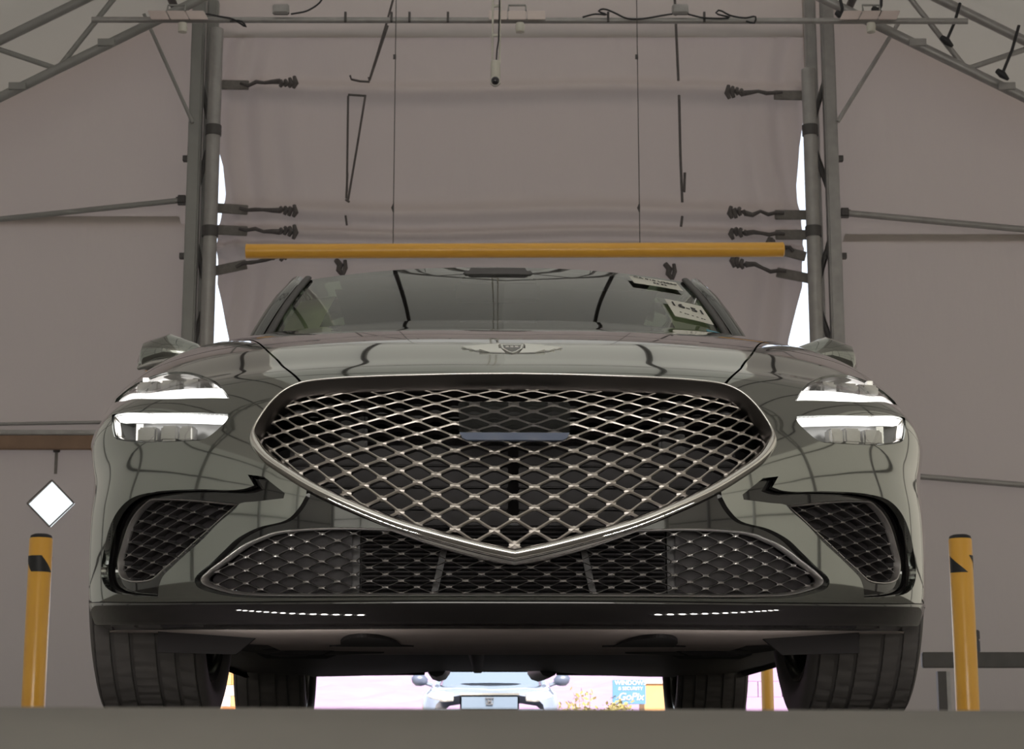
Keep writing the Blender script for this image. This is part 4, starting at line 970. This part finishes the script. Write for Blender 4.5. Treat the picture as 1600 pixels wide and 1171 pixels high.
for s in (-1, 1):
    MB().grid([[(s * x, y, .20 + .01 * (x > .7)) for x in (.58, .7, .85, .885)] for y in (1.25, 2, 3.2)]).build('sill_floor', 'plastic', car)
    MB().prism([(s * .70, .175), (s * .525, .172), (s * .50, .165), (s * .545, .127), (s * .70, .131)], 'y', .40, .415).build('air_deflector', 'dark', car)
    # flat dark patch painting in the shade of a domed recess in the tray
    pts_ = [(s * .285 + t_ * .062, .575 - .315 * max(0, 1 - t_ * t_)**.55) for t_ in np.linspace(-1, 1, 21)] + [(s * .285 + .088, .59), (s * .285 - .088, .59)]
    MB().prism(pts_, 'z', .1525, .170).build('recess_shade', 'dark', car)
    # suspension arm cover behind
    MB().prism([(s * .36, .20), (s * .37, .165), (s * .41, .15), (s * .56, .15), (s * .60, .20)], 'y', .85, 1.05).build('arm_cover', 'dark', car, bevel=.01)
    MB().path([(s * .28, .95, .19), (s * .5, .88, .175), (s * .70, .83, .20)], [.035, .03, .03], 8).build('control_arm', 'steel_d', car, smooth=50)
    MB().path([(s * .25, 3.75, .26), (s * .5, 3.68, .25), (s * .72, 3.66, .27)], [.04, .035, .03], 8).build('control_arm', 'plastic', car, smooth=50)
    ex = MB().path([(s * .19, 3.1, .225), (s * .195, 4.0, .255), (s * .20, 4.4, .268)], [.035, .045, .045], 10).build('exhaust_hanger', 'plastic', car, smooth=50)
MB().box((0, 3.75, .27), (.9, .35, .05)).build('rear_subframe', 'plastic', car, bevel=.015)
MB().path([(-.36, 4.25, .345), (.36, 4.25, .345)], [.075, .075], 12).build('muffler', 'steel_d', car, smooth=50)
MB().path([(-.07, 1.2, .215), (-.06, 2.0, .22), (-.05, 3.2, .235)], [.03, .03, .03], 8).build('exhaust_pipe', 'steel_d', car, smooth=50)
# wheel wells
for s in (-1, 1):
    for yy in (.83, 3.665):
        an = np.linspace(R(0), R(180), 25)
        MB().grid([[(s * x, yy - .385 * math.cos(a), .345 + .385 * math.sin(a)) for a in an] for x in (.56, .68, .80)]).build('wheel_liner', 'dark', car)
        MB().grid([[(s * .56, yy - r_ * math.cos(a), .345 + r_ * math.sin(a)) for a in an] for r_ in (.1, .385)]).build('wheel_liner_back', 'dark', car)

# ---- wheels
def tyre_mesh(w, name):
    hw = w / 2; prof = []
    # (x, r, tread flag)
    side = [(-.80, .236), (-.92, .245), (-1.0, .270), (-1.0, .300), (-.955, .318), (-.90, .327)]
    prof += [(a * hw, r_, 0) for a, r_ in side]
    ribs = [(-.87, -.60), (-.53, -.26), (-.20, .20), (.26, .53), (.60, .87)]
    for a, b in ribs:
        prof += [(a * hw, .3235, 1), (a * hw + .0008, .332, 2), ((a + b) / 2 * hw, .333, 2), (b * hw - .0008, .332, 2), (b * hw, .3235, 1)]
    prof += [(-a * hw, r_, 0) for a, r_ in side[::-1]]
    n = 288; V = np.zeros((len(prof), n, 3)); th = np.arange(n) * 2 * math.pi / n
    for k, (x, r_, f) in enumerate(prof):
        rr = np.full(n, r_)
        if f == 2:
            ph = th + x * (2.2 if x > 0 else -2.2) * 1.0; m = (ph * 48 / (2 * math.pi)) % 1.0
            rr = np.where(m < .17, r_ - .0045, r_)
        V[k, :, 0] = x; V[k, :, 1] = rr * np.cos(th); V[k, :, 2] = rr * np.sin(th)
    fs = [(k * n + q, k * n + (q + 1) % n, (k + 1) * n + (q + 1) % n, (k + 1) * n + q) for k in range(len(prof) - 1) for q in range(n)]
    me = bpy.data.meshes.new(name); me.from_pydata(V.reshape(-1, 3).tolist(), [], fs); me.update(); me.shade_smooth(); me.set_sharp_from_angle(angle=R(40)); me.flip_normals(); return me
def wheel(s, y, x, w, tm, rm):
    e = bpy.data.objects.new('wheel', None); COL.objects.link(e); e.parent = car; e.location = (s * x, y, .331); e.rotation_euler = (rng.uniform(0, 1), 0, 0 if s > 0 else math.pi)
    o = bpy.data.objects.new('tyre', tm); COL.objects.link(o); o.parent = e
    for nm, mesh in rm:
        o = bpy.data.objects.new(nm, mesh); COL.objects.link(o); o.parent = e
def mk(name, mb, mat, smooth=40):
    o = mb.build(name, mat, None, smooth=smooth); me = o.data; bpy.data.objects.remove(o); return me
rimw = .098
barrel = mk('rim_barrel', MB().lathe([(.236, -rimw), (.243, -rimw - .004), (.240, -rimw - .009), (.228, -rimw - .006), (.215, -rimw + .01), (.205, 0), (.212, rimw - .02), (.240, rimw - .004), (.243, rimw), (.236, rimw)], (0, 0, 0), 'x', 64, cap=False), 'rim')
sp = MB()
for k in range(5):
    for d in (-.16, .16):
        a = k * 2 * math.pi / 5 + d; sp.path([(.075, .05 * math.cos(a), .05 * math.sin(a)), (.085, .13 * math.cos(a), .13 * math.sin(a)), (.078, .225 * math.cos(a), .225 * math.sin(a))], [.022, .016, .018], 6, flat=.6)
spm = mk('spokes', sp, 'rim'); hub = mk('hub', MB().lathe([(.01, .09), (.06, .085), (.07, .05), (.07, -.05), (.01, -.06)], (0, 0, 0), 'x', 24), 'rim')
disc = mk('brake_disc', MB().lathe([(.07, -.02), (.165, -.02), (.165, -.045), (.07, -.045)], (0, 0, 0), 'x', 40), 'steel_d')
RM = [('rim', barrel), ('spokes', spm), ('hub', hub), ('brake_disc', disc)]
tf, trr = tyre_mesh(.232, 'tyre'), tyre_mesh(.25, 'tyre')
for m_ in (tf, trr): m_.materials.append(M['rubber'])
for s in (-1, 1):
    wheel(s, .83, .752, .232, tf, RM); wheel(s, 3.665, .785, .25, trr, RM)

# ---- body sides, greenhouse, cabin
prof_x = [.845, .885, .918, .926, .930, .903, .835, .742]; prof_z = [.19, .28, .50, .62, .71, .81, .905, .975]
def side_fn(y, t):
    k = max(0, min(6.999, t)); i = int(k); f = k - i; x = prof_x[i] * (1 - f) + prof_x[i + 1] * f; z = prof_z[i] * (1 - f) + prof_z[i + 1] * f
    g = max(0, (y - 3.7) / .95); return (x * (1 - .14 * g * g), y, z + .03 * min(1, max(0, (y - 1.5) / 2.5)) * (k / 7))
SS, SN = flatS(side_fn)
def side_arch(P): return ~(((P[:, 1] - 3.665)**2 + (P[:, 2] - .345)**2 < .372**2) | ((P[:, 1] - .83)**2 + (P[:, 2] - .345)**2 < .372**2))
so = [(1.205, 0), (1.9, 0), (3.2, 0), (4.6, .5), (4.66, 3), (4.6, 7), (1.53, 7), (1.53, 6), (1.5, 5), (1.46, 4), (1.21, 3.9)]
so = np.array(so); ra = []
for sgn in (1, -1):
    S4, N4 = flatS(lambda y, t: tuple(np.array(side_fn(y, t)) * [sgn, 1, 1]))
    NN = (lambda q, N4=N4, sgn=sgn: N4(q) * (1 if (N4(np.array([[2.0, 3.0]]))[0][0] * sgn) > 0 else -1))
    panel('body_side', S4, NN, so, [], 'paint', car, d=(.05, .25), flange=0, keep=side_arch)
MB().grid([[(x * (1 - .14 * ((y - 3.7) / .95)**2), y, z + .015 * (1 - x * x)) for x in np.linspace(-.742, .742, 9)] for y, z in ((3.7, 1.0), (4.2, 1.0), (4.62, .985))]).build('boot_lid', 'paint', car, smooth=60)
MB().grid([[(x * w, y, z) for x in (-1, -.6, 0, .6, 1)] for y, z, w in ((4.62, .985, .64), (4.67, .9, .72), (4.68, .6, .8), (4.66, .35, .77), (4.60, .27, .72))]).build('rear_bumper', 'paint', car, smooth=40)
def ws_pt(x, f):          # windscreen, x in -1..1, f 0 base .. 1 header
    y0, z0 = 1.46, 1.02; y1, z1 = 2.14, 1.372
    a = abs(x)**2.3
    p0 = np.array([x * .70, y0 + .27 * a, z0 - .035 * a]); p1 = np.array([x * .605, y1 + .12 * a, z1 - .018 * a])
    p = p0 + (p1 - p0) * f; p[2] += .018 * math.sin(math.pi * f); return p
ws = MB().grid([[ws_pt(x, f) for x in np.linspace(-1, 1, 33)] for f in np.linspace(0, 1, 13)]).build('windscreen', 'glass', car, smooth=180, fix=False)
if ws.data.polygons[10].normal.y > 0: ws.data.flip_normals()
def roof_pt(x, f):
    ys_, zs_, hw = zip(*[]) if False else ((2.14, 2.3, 2.6, 3.0, 3.4), (1.372, 1.402, 1.418, 1.41, 1.37), (.605, .618, .622, .60, .57))
    k = f * 4; i = min(3, int(k)); g = k - i; y = ys_[i] * (1 - g) + ys_[i + 1] * g; z = zs_[i] * (1 - g) + zs_[i + 1] * g; w = hw[i] * (1 - g) + hw[i + 1] * g
    a = abs(x)**2.3; return np.array([x * w, y + .12 * a * (1 - f), z - (.018 + .03 * f) * a + .0])
MB().grid([[roof_pt(x, f) for x in np.linspace(-1, 1, 33)] for f in np.linspace(0, 1, 25)]).build('roof', 'paint', car, smooth=180)
MB().grid([[ws_pt(x, f) + np.array([0, .0, -.004]) for x in np.linspace(-1, 1, 33)] for f in np.linspace(.94, 1.02, 4)]).build('windscreen_header', 'gloss', car, smooth=180)
MB().grid([[np.array([x * (.57 + .1 * f), 3.4 + .55 * f - .06 * abs(x)**2 * 1, 1.37 - .36 * f - .045 * abs(x)**2.3 * (1 - f)]) for x in np.linspace(-1, 1, 17)] for f in np.linspace(0, 1, 7)]).build('rear_window', 'glass', car, smooth=180)
for s in (-1, 1):
    pil = [ws_pt(s, f) + np.array([s * .006, .012, -.002]) for f in (0, .15, .3, .5, .7, .85, 1.0)] + [roof_pt(s, f) + np.array([s * .008, 0, -.008]) for f in (.15, .4, .7, 1.0)] + [np.array([s * .64, 3.7, 1.15]), np.array([s * .69, 4.0, .99])]
    MB().path([tuple(p) for p in pil], [.028] * 5 + [.024, .022, .022, .024, .026, .035, .05, .06], 10).build('roof_pillar', 'gloss', car, smooth=60)
    MB().path([tuple(ws_pt(s * .955, f) + np.array([0, -.004, .006])) for f in np.linspace(0, 1, 9)], .012, 8, flat=.6).build('screen_trim', 'plastic', car, smooth=60)
    gl = [[(s * .735, y, .985), (s * (.735 - .05), y + .0, .985 + (zz - .985) * .5), (s * (.735 - .105), y, zz)] for y, zz in ((1.80, 1.02), (2.0, 1.18), (2.3, 1.33), (2.8, 1.355), (3.3, 1.33), (3.6, 1.2), (3.9, 1.01))]
    g_ = MB().grid(gl).build('side_window', 'glass', car, smooth=60, fix=False)
    if (g_.data.polygons[2].normal.x > 0) != (s > 0): g_.data.flip_normals()
    MB().box((s * .715, 2.85, 1.16), (.03, .07, .36), Matrix.Rotation(R(-8 * s), 3, 'Y')).build('door_pillar', 'gloss', car)
    # door mirror
    mir = MB().path([(s * .82, 1.83, .995), (s * .86, 1.83, 1.027), (s * .92, 1.84, 1.040), (s * .975, 1.86, 1.030), (s * 1.005, 1.88, 1.015)], [.03, .045, .06, .055, .025], 14, flat=.9).build('door_mirror', 'paint', car, smooth=60)
    MB().path([(s * .80, 1.86, .985), (s * .87, 1.84, 1.0)], .022, 8).build('mirror_arm', 'gloss', mir, smooth=60)
    MB().path([(s * .90, 1.775, 1.01), (s * .965, 1.79, 1.0), (s * 1.01, 1.83, .995)], [.006, .009, .006], 8).build('mirror_indicator', 'lampgrey', mir, smooth=60)
    # light from the side windows painted in as pale strips at the screen edges
    MB().grid([[ws_pt(s * x, f) + np.array([0, .10 + .1 * (1 - f), -.02]) for x in (.80, .9, .985)] for f in (0.0, .3, .6, .9)]).build('side_window_light', 'window_light', car, smooth=60)
    for y_ in (2.55,):
        st = MB().path([(s * .36, y_ + .10, .62), (s * .36, y_ + .06, .8), (s * .36, y_ + .14, 1.0), (s * .36, y_ + .20, 1.08)], [.20, .22, .21, .14], 14, flat=.42).build('seat', 'seat', car, smooth=60)
        MB().path([(s * .36, y_ + .20, 1.09), (s * .36, y_ + .21, 1.15), (s * .36, y_ + .22, 1.21)], [.10, .125, .09], 12, flat=.45).build('headrest', 'seat', st, smooth=60)
MB().grid([[(x, y, z - .03 * x * x) for x in np.linspace(-.66, .66, 13)] for y, z in ((1.5, .975), (1.62, 1.0), (1.9, .985), (2.02, .93), (2.04, .7))]).build('dashboard', 'interior', car, smooth=50)
MB().path([(.36 + .175 * math.cos(a), 2.10 + .07 * math.sin(a), .93 + .16 * math.sin(a)) for a in np.linspace(0, 2 * math.pi, 24, endpoint=False)], .016, 8, closed=True).build('steering_wheel', 'interior', car, smooth=60)
MB().box((0, 2.06, 1.275), (.25, .03, .065)).build('rear_view_mirror', 'gloss', car, bevel=.012)
MB().prism([(-.12, 1.305), (.12, 1.305), (.09, 1.345), (-.09, 1.345)], 'y', 2.03, 2.12).build('sensor_housing', 'plastic', car, bevel=.01)
MB().grid([[(x * .5, y, z) for x in (-1, 0, 1)] for y, z in ((2.3, 1.34), (2.7, 1.35), (3.3, 1.32))]).build('headliner', 'interior', car, smooth=60)
MB().box((0, 3.42, .95), (1.2, .16, .5)).build('rear_seat', 'seat', car, bevel=.04)
for s in (-1, 1): MB().path([(s * .70, y, .94) for y in (1.75, 2.5, 3.6)], .05, 8).build('door_sill_trim', 'interior', car, smooth=60)

# ---- papers on the windscreen (they lie on the glass: things of their own)
rz13 = R(1.3)
def on_glass(x, f, lift=.003):
    p = ws_pt(x, f); return Vector((p[0], p[1], p[2]))
def paper_sheet(name, label, cat, x0, x1, f0, f1, lines, mat='paper', skew=0.):
    g = []; n = 9
    for j in range(4):
        f = f0 + (f1 - f0) * j / 3
        g.append([ws_pt(x0 + (x1 - x0) * i / (n - 1) + skew * j / 3, f) + np.array([0, -.003, .006]) for i in range(n)])
    g = np.array(g); c = g.mean((0, 1)); cz = math.cos(rz13), math.sin(rz13)
    w = (c[0] * cz[0] - c[1] * cz[1] + .005, c[0] * cz[1] + c[1] * cz[0] + 3.45, c[2])
    t = thing(name, label, cat, w, rz13)
    sh = g - c; up = (sh[3].mean(0) - sh[0].mean(0)); rt = sh[:, -1].mean(0) - sh[:, 0].mean(0)
    nn = np.cross(rt, up); nn /= np.linalg.norm(nn); nn = nn if nn[2] > 0 else -nn
    vs = np.vstack([sh.reshape(-1, 3), sh.reshape(-1, 3) + nn * .0015]); k = 4 * n
    fs = []
    for j in range(3):
        for i in range(n - 1):
            a = j * n + i; fs += [(a, a + 1, a + n + 1, a + n), (k + a, k + a + n, k + a + n + 1, k + a + 1)]
    bd = [i for i in range(n)] + [n - 1 + n * j for j in range(1, 4)] + [3 * n + i for i in range(n - 2, -1, -1)] + [n * j for j in (2, 1)]
    for a, b in zip(bd, bd[1:] + bd[:1]): fs.append((a, b, b + k, a + k))
    MB().add(vs, fs).build('sheet', mat, t, smooth=50)
    H = np.linalg.norm(up); W = np.linalg.norm(rt); ru = up / H; rr = rt / W; rr = rr - ru * (rr @ ru); rr /= np.linalg.norm(rr); nn = np.cross(rr, ru)
    rot = Matrix((rr, ru, nn)).transposed().to_euler()
    for s_, size, px_, py_ in lines:
        text(s_, size * H, tuple(sh.mean((0, 1)) + rr * px_ * W + ru * py_ * H + nn * .004), t, 'ink', rot, depth=.0006, sx=1.0)
    return t
paper_sheet('windscreen_slip', 'long pale paper slip with printed writing at the top right corner of the windscreen', 'paper', .64, .88, .76, .90, [('CA 010 U2000', .235, 0, .14), ('06 52', .20, .05, -.25)])
paper_sheet('windscreen_label', 'white paper label printed 16-51 on the right side of the windscreen', 'paper', .74, .915, .33, .55, [('16-51', .32, 0, .12), ('- -- - - --', .16, .0, -.30)])
paper_sheet('blue_slip', 'small blue and white slip in the lower right corner of the windscreen', 'paper', .86, .92, .16, .25, [], 'bluepaper')
